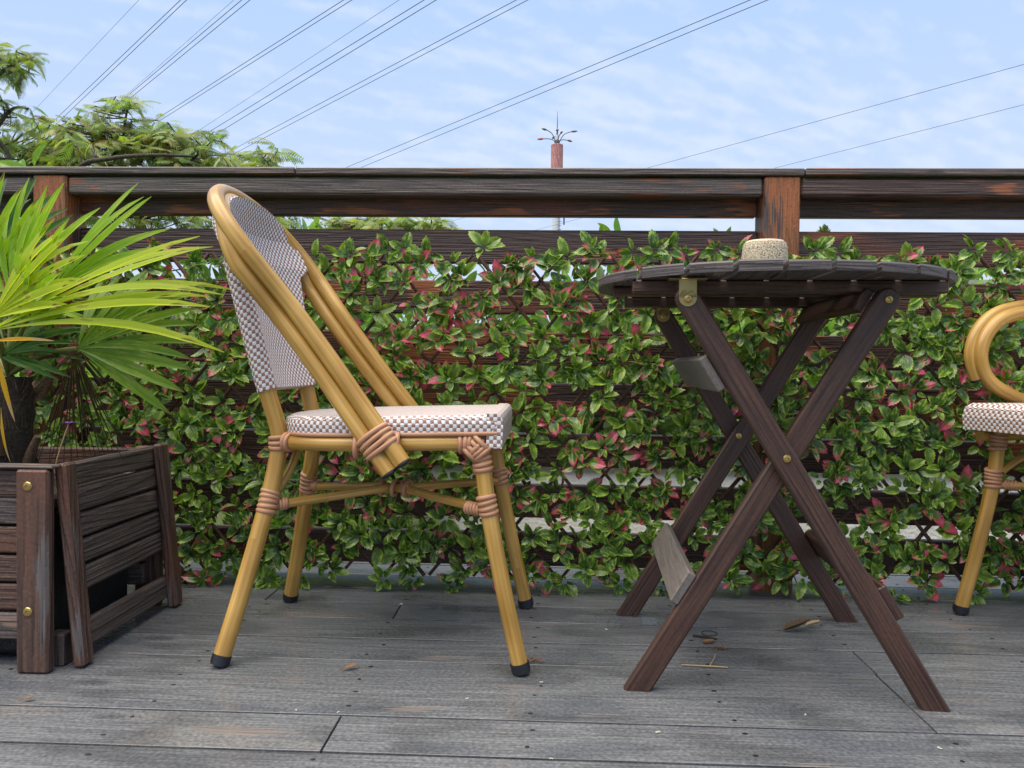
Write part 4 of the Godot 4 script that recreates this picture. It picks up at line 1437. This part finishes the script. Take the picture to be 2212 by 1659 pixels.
func skirt_mesh(x: float, w: float, depth: float, y0: float, y1: float) -> ArrayMesh:
	# folded front edge of the seat, closed and rounded at the top
	var s := Soup.new()
	var prof := [Vector2(-0.018, y1 + 0.0012), Vector2(0.0, y1 + 0.0012), Vector2(0.006, y1 - 0.002), Vector2(depth - 0.001, y1 - 0.009), Vector2(depth, y1 - 0.02), Vector2(depth - 0.002, y0), Vector2(-0.006, y0 + 0.001), Vector2(-0.018, y0 + 0.004)]
	var acc := 0.0
	for k in prof.size():
		var j := (k + 1) % prof.size()
		var a: Vector2 = prof[k]
		var b: Vector2 = prof[j]
		var seg := a.distance_to(b)
		var t := b - a
		var n := Vector3(-t.y, t.x, 0).normalized()
		var m2 := (a + b) * 0.5 - Vector2(-0.005, (y0 + y1) * 0.5)
		if n.x * m2.x + n.y * m2.y < 0: n = -n
		s.poly([Vector3(x + a.x, a.y, w), Vector3(x + b.x, b.y, w), Vector3(x + b.x, b.y, -w), Vector3(x + a.x, a.y, -w)], [Vector2(acc, w), Vector2(acc + seg, w), Vector2(acc + seg, -w), Vector2(acc, -w)], n)
		acc += seg
	for side in [1.0, -1.0]:
		var ps := []
		var us := []
		for q in prof:
			ps.append(Vector3(x + q.x, q.y, side * w))
			us.append(Vector2(q.x, q.y))
		s.poly(ps, us, Vector3(0, 0, side))
	return s.mesh()

# woven back: rows from the bottom to the hoop top, each a flattened loop round the frame tubes
func back_mesh() -> ArrayMesh:
	var s := Soup.new()
	var rows := []
	# x of the edge, height, half width, how far the middle lies behind the edge
	var spec := [[-0.503, 0.480, 0.122, 0.012], [-0.511, 0.515, 0.128, 0.018], [-0.519, 0.555, 0.1355, 0.022], [-0.528, 0.60, 0.144, 0.024], [-0.537, 0.645, 0.152, 0.026], [-0.546, 0.69, 0.160, 0.026], [-0.550, 0.710, 0.163, 0.026], [-0.541, 0.728, 0.190, 0.038], [-0.552, 0.752, 0.190, 0.034], [-0.566, 0.778, 0.177, 0.026], [-0.574, 0.799, 0.158, 0.016], [-0.580, 0.814, 0.130, 0.008], [-0.583, 0.825, 0.094, 0.003], [-0.584, 0.831, 0.048, 0.0]]
	for q in spec:
		var row := []
		var w: float = q[2]
		var th := 0.0182
		# front side left to right, then the back
		var nx := Vector3(0.95, 0.30, 0) if q[1] < 0.73 else Vector3(0.80, 0.60, 0)
		for k in 13:
			var a := lerpf(-1.0, 1.0, k / 12.0)
			var bow: float = -q[3] * (1.0 - a * a)
			row.append(Vector3(q[0] + bow, q[1], a * w) + nx * th * lerpf(0.55 + 0.45 * pow(absf(a), 3.0), 1.0, smoothstep(0.78, 0.815, q[1])))
		for k in 5:
			var an := lerpf(PI * 0.5, -PI * 0.5, (k + 1) / 6.0)
			row.append(Vector3(q[0], q[1], w + cos(an) * th) + nx * sin(an) * th)
		for k in 13:
			var a := lerpf(1.0, -1.0, k / 12.0)
			var bow: float = -q[3] * (1.0 - a * a)
			row.append(Vector3(q[0] + bow, q[1], a * w) - nx * th * (0.4 + 0.6 * pow(absf(a), 3.0)))
		for k in 5:
			var an := lerpf(-PI * 0.5, PI * 0.5, (k + 1) / 6.0)
			row.append(Vector3(q[0], q[1], -w - cos(an) * th) + nx * sin(an) * th)
		rows.append(row)
	var vacc := 0.0
	for r in rows.size() - 1:
		var dv: float = rows[r][6].distance_to(rows[r + 1][6])
		var c: int = rows[r].size()
		var u0 = -rows[r][0].distance_to(rows[r][6])
		var u1 = -rows[r + 1][0].distance_to(rows[r + 1][6])
		for k in c:
			var j: int = (k + 1) % c
			var a: Vector3 = rows[r][k]
			var b: Vector3 = rows[r][j]
			var d: Vector3 = rows[r + 1][j]
			var e: Vector3 = rows[r + 1][k]
			var du0 := a.distance_to(b)
			var du1 := e.distance_to(d)
			var nn = (d - a).cross(e - b).normalized()
			var ctr := Vector3(spec[r][0] - 0.003, (spec[r][1] + spec[r + 1][1]) * 0.5, 0)
			var front := k < 12
			if front and nn.x < 0: nn = -nn
			elif k >= 18 and k < 30 and nn.x > 0: nn = -nn
			elif not front and (k < 18) and nn.z < 0: nn = -nn
			elif k >= 30 and nn.z > 0: nn = -nn
			s.poly([a, b, d, e], [Vector2(u0, vacc), Vector2(u0 + du0, vacc), Vector2(u1 + du1, vacc + dv), Vector2(u1, vacc + dv)], nn)
			u0 += du0
			u1 += du1
		vacc += dv
	for r in [0, rows.size() - 1]:
		var us := []
		for q in rows[r]: us.append(Vector2(q.x, q.z))
		s.poly(rows[r], us, Vector3(0.2, -1 if r == 0 else 1, 0).normalized())
	return s.mesh()

# ---------------------------------------------------------------- armchair at the right edge
func build_armchair():
	# local axes: +x to the front of the chair, z across; its front corner stands nearest the table
	var turn := deg_to_rad(200.0)
	var c := thing("rattan_armchair", "rattan armchair with curled arm and woven seat, cut by the picture edge", "chair", Vector3.ZERO, turn)
	var corner := Vector3(0.962, 0.0, -1.765)
	var lc := Vector3(0.20, 0, 0.205)          # seat corner in the chair's own axes
	c.position = corner - Basis(Vector3.UP, turn) * lc
	c.position.y = 0
	var R := 0.0145
	for s in [1.0, -1.0]:
		var m := func(x: float, y: float, w: float) -> Vector3: return Vector3(x, y, s * w)
		var fr := smooth_path([m.call(0.245, 0.016, 0.225), m.call(0.222, 0.15, 0.208), m.call(0.196, 0.3, 0.196), m.call(0.192, 0.41, 0.190)], 5)
		part(c, "front_leg", tube(fr, R, 16), M.cane)
		part(c, "foot_cap", tube([fr[0] + Vector3(0, 0.004, 0), fr[0] + (fr[0] - fr[1]).normalized() * 0.007, fr[0] + (fr[0] - fr[1]).normalized() * 0.0145], [R + 0.0022, R + 0.0022, R - 0.002], 16), M.rubber)
		var re := smooth_path([m.call(-0.26, 0.016, 0.19), m.call(-0.22, 0.25, 0.16), m.call(-0.2, 0.40, 0.15), m.call(-0.24, 0.62, 0.16), m.call(-0.29, 0.84, 0.15)], 5)
		part(c, "rear_leg", tube(re, R, 14), M.cane)
		part(c, "foot_cap", tube([re[0] + Vector3(0, 0.004, 0), re[0] + (re[0] - re[1]).normalized() * 0.007, re[0] + (re[0] - re[1]).normalized() * 0.0145], [R + 0.0022, R + 0.0022, R - 0.002], 14), M.rubber)
		part(c, "binding", coil(m.call(0.193, 0.378, 0.191), Vector3.UP, R - 0.0005, R - 0.0005, Vector3.RIGHT, 4, 0.0088, 0.0046), M.bind)
		part(c, "binding", coil(m.call(0.197, 0.30, 0.196), Vector3.UP, R - 0.0005, R - 0.0005, Vector3.RIGHT, 5, 0.0086, 0.0046), M.bind)
		part(c, "binding", coil(m.call(0.172, 0.287, 0.176), m.call(1, 0, 0.9), 0.0085, 0.0085, Vector3.UP, 4, 0.006, 0.0036), M.bind)
		# curled arm: comes forward from the back, turns down and runs back to the seat
		var arm := smooth_path([m.call(-0.285, 0.72, 0.175), m.call(-0.16, 0.685, 0.215), m.call(0.03, 0.668, 0.232), m.call(0.13, 0.650, 0.235), m.call(0.178, 0.615, 0.236), m.call(0.197, 0.565, 0.236), m.call(0.178, 0.515, 0.234), m.call(0.12, 0.480, 0.230), m.call(0.02, 0.445, 0.222), m.call(-0.06, 0.415, 0.212)], 6)
		part(c, "arm", tube(arm, R + 0.0005, 18), M.cane)
		var second := smooth_path([m.call(-0.10, 0.698, 0.236), m.call(0.03, 0.684, 0.246), m.call(0.134, 0.663, 0.250), m.call(0.188, 0.622, 0.252), m.call(0.208, 0.566, 0.252), m.call(0.190, 0.514, 0.250)], 6)
		part(c, "arm", tube(second, R - 0.001, 18), M.cane)
		var e := second.size() - 1
		part(c, "end_cap", tube([second[e], second[e] + (second[e] - second[e - 1]).normalized() * 0.005], R + 0.0008, 14), M.rubber)
		part(c, "brace", tube(smooth_path([m.call(0.186, 0.315, 0.186), m.call(0.14, 0.345, 0.178), m.call(0.04, 0.372, 0.178)], 5), 0.0075, 10), M.cane)
	for s in [1.0, -1.0]:
		part(c, "stretcher", tube(smooth_path([Vector3(0.196, 0.286, s * 0.195), Vector3(0.0, 0.292, 0.01 * s), Vector3(-0.218, 0.280, -s * 0.162)], 6), 0.0085, 12), M.cane)
	var so := []
	for q in [[0.246, 0.234], [0.10, 0.226], [0.0, 0.21], [-0.10, 0.196], [-0.18, 0.165], [-0.22, 0.10]]: so.append(Vector3(q[0], 0, q[1]))
	var sof := so.duplicate()
	sof.append(Vector3(-0.232, 0, 0))
	for k in range(so.size() - 1, -1, -1): sof.append(mirror(so[k]))
	part(c, "seat", seat_mesh(smooth_path(sof, 5), Vector3.ZERO, 0.404, 0.462, 0.0, 0.3), M.weave)
	var fp := []
	for q in sof: fp.append(Vector3(q.x * 0.9, 0.392, q.z * 0.9))
	part(c, "seat_frame", tube(smooth_path(fp, 5), 0.0125, 12), M.cane)
	var hoop := smooth_path([Vector3(-0.285, 0.72, 0.175), Vector3(-0.30, 0.80, 0.172), Vector3(-0.32, 0.87, 0.12), Vector3(-0.325, 0.89, 0.0), Vector3(-0.32, 0.87, -0.12), Vector3(-0.30, 0.80, -0.172), Vector3(-0.285, 0.72, -0.175)], 6)
	part(c, "back_hoop", tube(hoop, R, 14), M.cane)
	var bs := Soup.new()
	add_box(bs, Vector3(0.02, 0.36, 0.30), 0.009, 1, Vector2.ZERO, xform(Vector3(-0.268, 0.69, 0), Vector3(0, 0, 0.2)))
	part(c, "backrest", bs.mesh(), M.weave)

# ---------------------------------------------------------------- planter
func build_planter():
	var p := thing("planter_box", "weathered slatted wooden planter box with a side panel coming loose", "planter", Vector3(-1.02, 0, -1.52))
	var O := p.position
	var zf := -1.322 - O.z          # front face
	var zb := -1.69 - O.z
	var xr := -0.853 - O.x
	var xl := -1.215 - O.x
	var m0: Material = M.planter[0]
	var m1: Material = M.planter[1]
	var sc := screw_head(0.008)
	# front and back walls of stacked boards
	for f in [0, 1]:
		var z := zf - 0.012 if f == 0 else zb + 0.012
		for k in 6:
			var y := 0.345 - 0.025 - k * 0.0495
			part(p, "board", box(Vector3(xr - xl - 0.004, 0.0452, 0.02), 0.003, 0), m1 if k % 2 == 0 or k == 3 else m0, xform(Vector3((xl + xr) * 0.5, y, z + rr(-0.002, 0.002)), Vector3(0, 0, rr(-0.004, 0.004))))
		for x in [xl + 0.028, xr - 0.006]:
			var post := part(p, "post", box(Vector3(0.056, 0.346, 0.022), 0.004, 1), m1, xform(Vector3(x, 0.173, z + (0.0225 if f == 0 else -0.0225)), Vector3(0, 0, 0.0)))
			if f == 0:
				for y in [0.318, 0.106]:
					part(post, "screw", sc, M.brass, Transform3D(Basis.from_euler(Vector3(0, 0, rr(0, 3))), Vector3(-0.006, y - 0.173, 0.0112)))
	part(p, "top_trim", box(Vector3(xr - xl + 0.03, 0.006, 0.03), 0.002, 0), m0, xform(Vector3((xl + xr) * 0.5 + 0.014, 0.3494, zf + 0.004)))
	# left side, square
	for k in 6:
		part(p, "board", box(Vector3(0.02, 0.0525, zf - zb - 0.05), 0.003, 2), m0, xform(Vector3(xl - 0.011, 0.345 - 0.028 - k * 0.0555, (zf + zb) * 0.5)))
	# loose right side: leans out at the foot
	var lean := atan(0.034 / 0.35)
	var side_at := Vector3(-0.826 - O.x, 0.0, 0)
	var bas := Basis.from_euler(Vector3(0, 0, lean))
	var pl := func(y: float, x: float, z: float) -> Vector3:
		return side_at + Vector3(0, 0.352, 0) + bas * Vector3(x, y - 0.352, z)
	var zs0 := -1.345 - O.z
	var zs1 := -1.70 - O.z
	for k in 5:
		var y := 0.352 - 0.0235 - k * 0.0465
		var tilt := 0.0 if k < 4 else 0.012
		part(p, "board", box(Vector3(0.018, 0.0418, zs0 - zs1 - 0.02), 0.004, 2), m0, Transform3D(bas * Basis.from_euler(Vector3(tilt, 0, 0)), pl.call(y, -0.022, (zs0 + zs1) * 0.5)))
	part(p, "board", box(Vector3(0.018, 0.046, zs0 - zs1 - 0.01), 0.004, 2), m0, Transform3D(bas, pl.call(0.045, -0.018, (zs0 + zs1) * 0.5)))
	part(p, "post", box(Vector3(0.020, 0.352, 0.036), 0.004, 1), m1, Transform3D(bas, pl.call(0.177, -0.002, zs0)))
	part(p, "post", box(Vector3(0.020, 0.352, 0.036), 0.004, 1), m1, Transform3D(bas, pl.call(0.177, -0.002, zs1 + 0.012)))
	# a spare inner batten, lining and soil
	part(p, "batten", box(Vector3(0.03, 0.055, 0.03), 0.002, 1), m0, xform(Vector3(xr + 0.012, 0.028, zf - 0.03)))
	part(p, "liner", box(Vector3(xr - xl - 0.05, 0.25, zf - zb - 0.07), 0.01, 0), noisy(1310, col(18, 19, 20), col(40, 41, 42), 0.12, 0.5, 4, 6.0), xform(Vector3((xl + xr) * 0.5, 0.135, (zf + zb) * 0.5)))
	part(p, "soil", box(Vector3(xr - xl - 0.03, 0.03, zf - zb - 0.05), 0.008, 0), noisy(1311, col(34, 26, 20), col(70, 56, 42), 0.08, 0.95, 4, 6.0), xform(Vector3((xl + xr) * 0.5, 0.276, (zf + zb) * 0.5)))
	# wild flower in the planter
	var fl_top := on_z(276, 749, -1.40)
	fl_top = on_z(112, 930, -1.40) if false else on_z(148, 917, -1.40)
	var f0 := on_z(109, 1003, -1.40)
	f0.y = 0.292
	var fl := thing("wild_flower", "small purple flower on a thin dry stalk growing in the planter", "flower", f0)
	var tp := fl_top - f0
	part(fl, "stalk", tube(smooth_path([Vector3(0, -0.004, 0), tp * 0.5 + Vector3(-0.004, 0, 0), tp], 4), 0.0013, 5), mat(col(150, 122, 88), 0.8))
	var pm := mat(col(140, 92, 176), 0.6)
	pm.cull_mode = BaseMaterial3D.CULL_DISABLED
	var pt := leaf_mesh(0.5, 0.3, 0.4, false)
	for k in 5:
		var a := TAU * k / 5.0
		part(fl, "petal", pt, pm, Transform3D(face_basis(Vector3(cos(a) * 0.8, 0.7, sin(a) * 0.8), Vector3(-cos(a), 0.8, -sin(a)).normalized(), 0.013), tp))

# ---------------------------------------------------------------- palm
func fan(palm: Node3D, hub: Vector3, root: Vector3, dir: Vector3, normal: Vector3, rad: float, from_deg: float, to_deg: float, n: int, m: Material, droop: float, fused := 0.45, dry := false):
	var fr := Node3D.new()
	fr.name = numbered(palm.get_instance_id(), "dry_frond" if dry else "frond")
	palm.add_child(fr, true)
	if dry: fr.set_meta("label", "withered brown fan leaf hanging down")
	var O := palm.position
	part(fr, "petiole", tube(smooth_path([root - O, root.lerp(hub, 0.5) - O + Vector3(0, 0.015, 0), hub - O], 5), 0.0045, 7), M.petiole if not dry else M.dry)
	var y := dir.normalized()
	var x := y.cross(normal).normalized()
	var z := x.cross(y)
	var step := (to_deg - from_deg) / (n - 1)
	var sh := []
	for k in 3: sh.append(leaflet_mesh(deg_to_rad(absf(step) * 0.62), fused, droop + 0.1 * k, 0.7 if not dry else 1.4))
	for k in n:
		var a := deg_to_rad(from_deg + step * k + rr(-0.25, 0.25) * step)
		var d := y * cos(a) + x * sin(a)
		d = (d + z * (0.10 * (k % 2) - 0.03 + rr(-0.05, 0.05))).normalized()
		var nn = (z + Vector3(rr(-0.12, 0.12), rr(-0.12, 0.12), 0)).normalized()
		var ln := rad * (0.82 + 0.18 * cos(a * 0.9)) * rr(0.90, 1.07)
		part(fr, "leaflet", sh[k % 3], m, Transform3D(face_basis(d, nn, ln), hub - O))

func build_palm():
	var bright := blade_material(1401, col(140, 186, 40), col(206, 224, 96), col(168, 140, 84), 0.95)
	var mid := blade_material(1403, col(142, 184, 32), col(198, 214, 70), col(110, 84, 46), 0.95)
	var yell := blade_material(1405, col(176, 196, 40), col(222, 222, 90), col(84, 56, 40), 0.93)
	var dull := blade_material(1407, col(112, 150, 44), col(178, 192, 108), col(120, 96, 56), 0.95)
	var deep := blade_material(1409, col(52, 96, 24), col(104, 142, 44), col(110, 90, 50), 0.96)
	var gold := blade_material(1411, col(206, 160, 26), col(228, 196, 70), col(190, 160, 120), 0.7)
	M.petiole = noisy(1413, col(84, 96, 40), col(120, 116, 60), 0.05, 0.6, 3)
	M.dry = noisy(1415, col(62, 48, 36), col(112, 88, 62), 0.05, 0.85, 4)
	var dry := blade_material(1417, col(62, 48, 36), col(116, 92, 66), col(90, 72, 54), 0.9)
	var base := Vector3(-1.035, 0.285, -1.5)
	var p := thing("fan_palm", "small fan palm with bright yellow-green fans growing in the planter", "palm", base)
	var crown := Vector3(-1.035, 0.50, -1.5)
	# shaggy trunk
	var path := smooth_path([Vector3(0.0, 0.0, 0), Vector3(0.004, 0.1, 0.005), Vector3(0.0, 0.21, 0)], 6)
	var rads := []
	for k in path.size(): rads.append([0.046, 0.053, 0.048, 0.054, 0.047, 0.053, 0.045][k % 7] * (1.0 - 0.2 * k / path.size()))
	part(p, "trunk", tube(path, rads, 16), noisy(1419, col(26, 22, 18), col(64, 54, 42), 0.06, 0.95, 4, 6.0))
	var fib := Soup.new()
	for k in 420:
		var a := rr(0, TAU)
		var y := rr(0.0, 0.2)
		var o := Vector3(cos(a), 0, sin(a))
		var b := o * rr(0.04, 0.05) + Vector3(0, y, 0)
		var e := o * rr(0.052, 0.075) + Vector3(rr(-0.02, 0.02), y + rr(0.01, 0.05), rr(-0.02, 0.02))
		var w := Vector3(-o.z, 0, o.x) * 0.0008
		fib.poly([b - w, e, b + w], [Vector2.ZERO, Vector2.ONE, Vector2.ZERO], o)
	var fo := part(p, "fibres", fib.mesh(), M.dry)
	fo.set_meta("kind", "stuff")
	for k in 7:
		var a := TAU * k / 7.0 + 0.3
		var o := Vector3(cos(a), 0, sin(a))
		part(p, "leaf_stub", tube([o * 0.05 + Vector3(0, 0.05 + 0.02 * k, 0), o * 0.075 + Vector3(0, 0.10 + 0.02 * k, 0)], [0.012, 0.006], 7), M.dry)
	var F := Vector3(0, 0, 1)
	# hub pixel, depth, centre direction, spread
	fan(p, on_z(25, 660, -1.50), crown, Vector3(0.16, 1, 0.05), Vector3(-0.25, 0.1, 1), 0.25, -44, 38, 10, bright, 0.02, 0.42)
	fan(p, on_z(98, 640, -1.56), crown, Vector3(0.82, 0.66, 0), Vector3(-0.2, 0.5, 1), 0.285, -22, 20, 7, bright, 0.05, 0.5)
	fan(p, on_z(-25, 715, -1.40), crown, Vector3(1, 0.33, 0.10), Vector3(-0.15, 0.8, 0.8), 0.43, -17, 13, 9, yell, 0.08, 0.62)
	fan(p, on_z(60, 690, -1.45), crown, Vector3(0.45, 0.72, 0.5), Vector3(-0.3, 0.25, 1), 0.15, -48, 46, 8, mid, 0.05, 0.5)
	fan(p, on_z(-40, 650, -1.52), crown, Vector3(0.12, 1, 0.2), Vector3(0.1, 0.2, 1), 0.25, -30, 24, 7, mid, 0.05, 0.45)
	fan(p, on_z(168, 753, -1.44), crown, Vector3(1, 0.18, 0.12), Vector3(-0.1, 0.6, 1), 0.228, -86, 36, 15, dull, 0.12, 0.55)
	fan(p, on_z(0, 770, -1.47), crown, Vector3(0.9, 0.42, 0.15), Vector3(-0.2, 0.7, 0.8), 0.17, -50, 40, 12, deep, 0.2, 0.5)
	fan(p, on_z(-30, 600, -1.62), crown, Vector3(-0.3, 1, -0.3), Vector3(0.2, 0.4, 1), 0.26, -50, 50, 13, deep, 0.1, 0.45)
	fan(p, on_z(-160, 720, -1.5), crown, Vector3(-1, 0.35, 0.1), Vector3(0.15, 0.8, 0.8), 0.33, -40, 40, 14, mid, 0.2, 0.5)
	fan(p, on_z(-60, 700, -1.68), crown, Vector3(0.2, 0.6, -1), Vector3(0, 0.9, 0.4), 0.26, -50, 50, 12, mid, 0.2, 0.5)
	fan(p, on_z(-20, 690, -1.43), crown, Vector3(0.8, 0.62, 0.2), Vector3(-0.2, 0.6, 0.9), 0.22, -35, 30, 8, yell, 0.06, 0.55)
	fan(p, on_z(160, 758, -1.56), crown, Vector3(0.06, -1, 0.05), Vector3(0.1, 0, 1), 0.25, -26, 20, 20, dry, -0.05, 0.3, true)
	fan(p, on_z(175, 762, -1.53), crown, Vector3(1.0, -0.55, 0.05), Vector3(0.1, 0, 1), 0.16, -10, 14, 4, dry, 0.0, 0.2, true)
	var gl := leaflet_mesh(0.1, 0.4, 0.1)
	part(p, "yellow_leaflet", gl, gold, Transform3D(face_basis(Vector3(1, 0.08, 0.2), Vector3(0, 0.8, 1).normalized(), 0.13), on_z(-25, 738, -1.38) - base))
	part(p, "yellow_leaflet", gl, gold, Transform3D(face_basis(Vector3(0.3, -1, 0.1), Vector3(0.3, 0, 1).normalized(), 0.12), on_z(-5, 770, -1.39) - base))
	part(p, "yellow_leaflet", gl, gold, Transform3D(face_basis(Vector3(0.15, -1, 0.1), Vector3(-0.3, 0, 1).normalized(), 0.10), on_z(2, 880, -1.40) - base))
	# second leaf stalk reaching down to the trunk
	part(p, "petiole", tube([on_z(168, 753, -1.45) - base, on_z(75, 838, -1.46) - base], 0.0032, 6), M.dry)

# ---------------------------------------------------------------- litter on the deck
func curled_leaf(called: String, label: String, at: Vector3, length: float, turn: float, m: Material, curl := 0.5, fold := 0.7):
	var o := thing(called, label, "dry leaf", at + Vector3(0, 0.003, 0), turn)
	var bs := Basis.from_euler(Vector3(-PI / 2, 0, 0)) * length
	part(o, "blade", leaf_mesh(0.5, fold, -curl, true, 0.2), m, Transform3D(bs, Vector3(0, 0.001, 0)))
	part(o, "stalk", tube([Vector3(0, 0.0015, 0), Vector3(0.004, 0.002, length * 0.3)], 0.0009, 5), m)

func build_small_things():
	var brown := noisy(1501, col(96, 66, 40), col(150, 110, 74), 0.02, 0.8, 3)
	brown.cull_mode = BaseMaterial3D.CULL_DISABLED
	var olive := noisy(1503, col(52, 52, 26), col(104, 72, 46), 0.03, 0.7, 3)
	olive.cull_mode = BaseMaterial3D.CULL_DISABLED
	var straw := mat(col(176, 150, 112), 0.8)
	var dark := mat(col(46, 36, 30), 0.7)
	var chipm := mat(col(168, 162, 150), 0.8)
	curled_leaf("dry_leaf", "curled olive-brown dead leaf on the deck under the table", on_floor(1690, 1366), 0.062, -1.35, olive, 0.35, 0.8)
	curled_leaf("dry_leaf", "pale pinkish curled dead leaf beside the olive-brown one", on_floor(1738, 1357), 0.036, -1.45, straw, 0.3, 0.9)
	curled_leaf("dry_leaf", "small tan dead leaf lying under the bistro chair", on_floor(743, 1449), 0.024, -1.0, brown, 0.2, 0.4)
	curled_leaf("dry_leaf", "tiny brown curled leaf on the plank beside the planter", on_floor(50, 1517), 0.016, -1.2, brown, 0.3, 0.5)
	var seed_o := thing("seed_husk", "light brown seed husk on the deck beside a black twig", "seed", on_floor(1530, 1390))
	part(seed_o, "shell", lathe([Vector2(0.0, -0.014), Vector2(0.003, -0.011), Vector2(0.0048, 0.0), Vector2(0.003, 0.010), Vector2(0.0, 0.014)], 10, Transform3D(Basis.from_euler(Vector3(0, 0.3, PI / 2)), Vector3(0, 0.0047, 0))), brown)
	var tw := thing("twig", "short black twig lying under the table", "twig", on_floor(1523, 1380))
	part(tw, "stick", tube([Vector3(-0.022, 0.003, -0.010), Vector3(0, 0.004, 0), Vector3(0.022, 0.003, 0.008)], [0.0022, 0.0026, 0.0015], 6), dark)
	var ring := thing("wire_ring", "small thin dark ring lying flat under the table", "ring", on_floor(1532, 1369))
	var rp := PackedVector3Array()
	for k in 20: rp.append(Vector3(cos(TAU * k / 20.0) * 0.015, 0.0012, sin(TAU * k / 20.0) * 0.015))
	part(ring, "loop", tube(rp, 0.0011, 6, false, true), mat(col(56, 62, 66), 0.4))
	var stw := thing("straw_stalk", "long pale straw stalk lying across the planks", "straw", on_floor(1532, 1442))
	part(stw, "stalk", tube([Vector3(-0.048, 0.002, -0.004), Vector3(0, 0.0024, 0), Vector3(0.032, 0.0022, 0.003)], [0.001, 0.0018, 0.0012], 6), straw)
	part(stw, "tip", tube([Vector3(0.0, 0.0024, 0.0), Vector3(0.014, 0.004, -0.03), Vector3(0.022, 0.006, -0.052)], 0.0008, 5), straw)
	var cl := thing("dead_grass_clump", "tiny clump of dead grass behind the straw stalk", "grass", on_floor(1557, 1401))
	for k in 5: part(cl, "blade", tube([Vector3(rr(-0.012, 0.012), 0.0015, rr(-0.008, 0.008)), Vector3(rr(-0.012, 0.012), 0.006, rr(-0.008, 0.008)), Vector3(rr(-0.014, 0.014), 0.0015, rr(-0.01, 0.01))], 0.001, 5), brown)
	var tuft := thing("dead_grass_clump", "wispy dead grass beside the chair's front foot", "grass", on_floor(1150, 1428))
	for k in 4: part(tuft, "blade", tube([Vector3(rr(-0.02, 0.0), 0.0015, rr(-0.01, 0.01)), Vector3(rr(-0.01, 0.01), 0.006, rr(-0.008, 0.008)), Vector3(rr(0, 0.025), 0.0015, rr(-0.012, 0.01))], 0.0008, 5), brown)
	var spots := [[867, 1306, 0.009], [1310, 1361, 0.006], [1420, 1583, 0.006], [1740, 1545, 0.004], [640, 1535, 0.004], [730, 1540, 0.004], [1010, 1510, 0.005], [2030, 1618, 0.006], [1190, 1640, 0.004], [1170, 1475, 0.005], [1985, 1475, 0.004]]
	for k in spots.size():
		var q: Array = spots[k]
		var o := thing("petal_chip", "pale fallen petal on the board joint under the chair" if k == 0 else "tiny pale fleck lying on the deck planks", "debris", on_floor(q[0], q[1]), rr(0, 6.0), "" if k == 0 else "pale flecks on the deck")
		var s := Soup.new()
		add_box(s, Vector3(q[2] * 1.2, 0.0014, q[2] * 0.6), 0.0006, 0, Vector2.ZERO, xform(Vector3(0, 0.0012, 0), Vector3(rr(-0.1, 0.1), 0, rr(-0.12, 0.12))))
		add_box(s, Vector3(q[2] * 0.5, 0.0012, q[2] * 0.5), 0.0005, 0, Vector2.ZERO, xform(Vector3(q[2] * 0.5, 0.0013, q[2] * 0.3), Vector3(0.1, 0.8, 0.1)))
		part(o, "flake", s.mesh(), chipm)
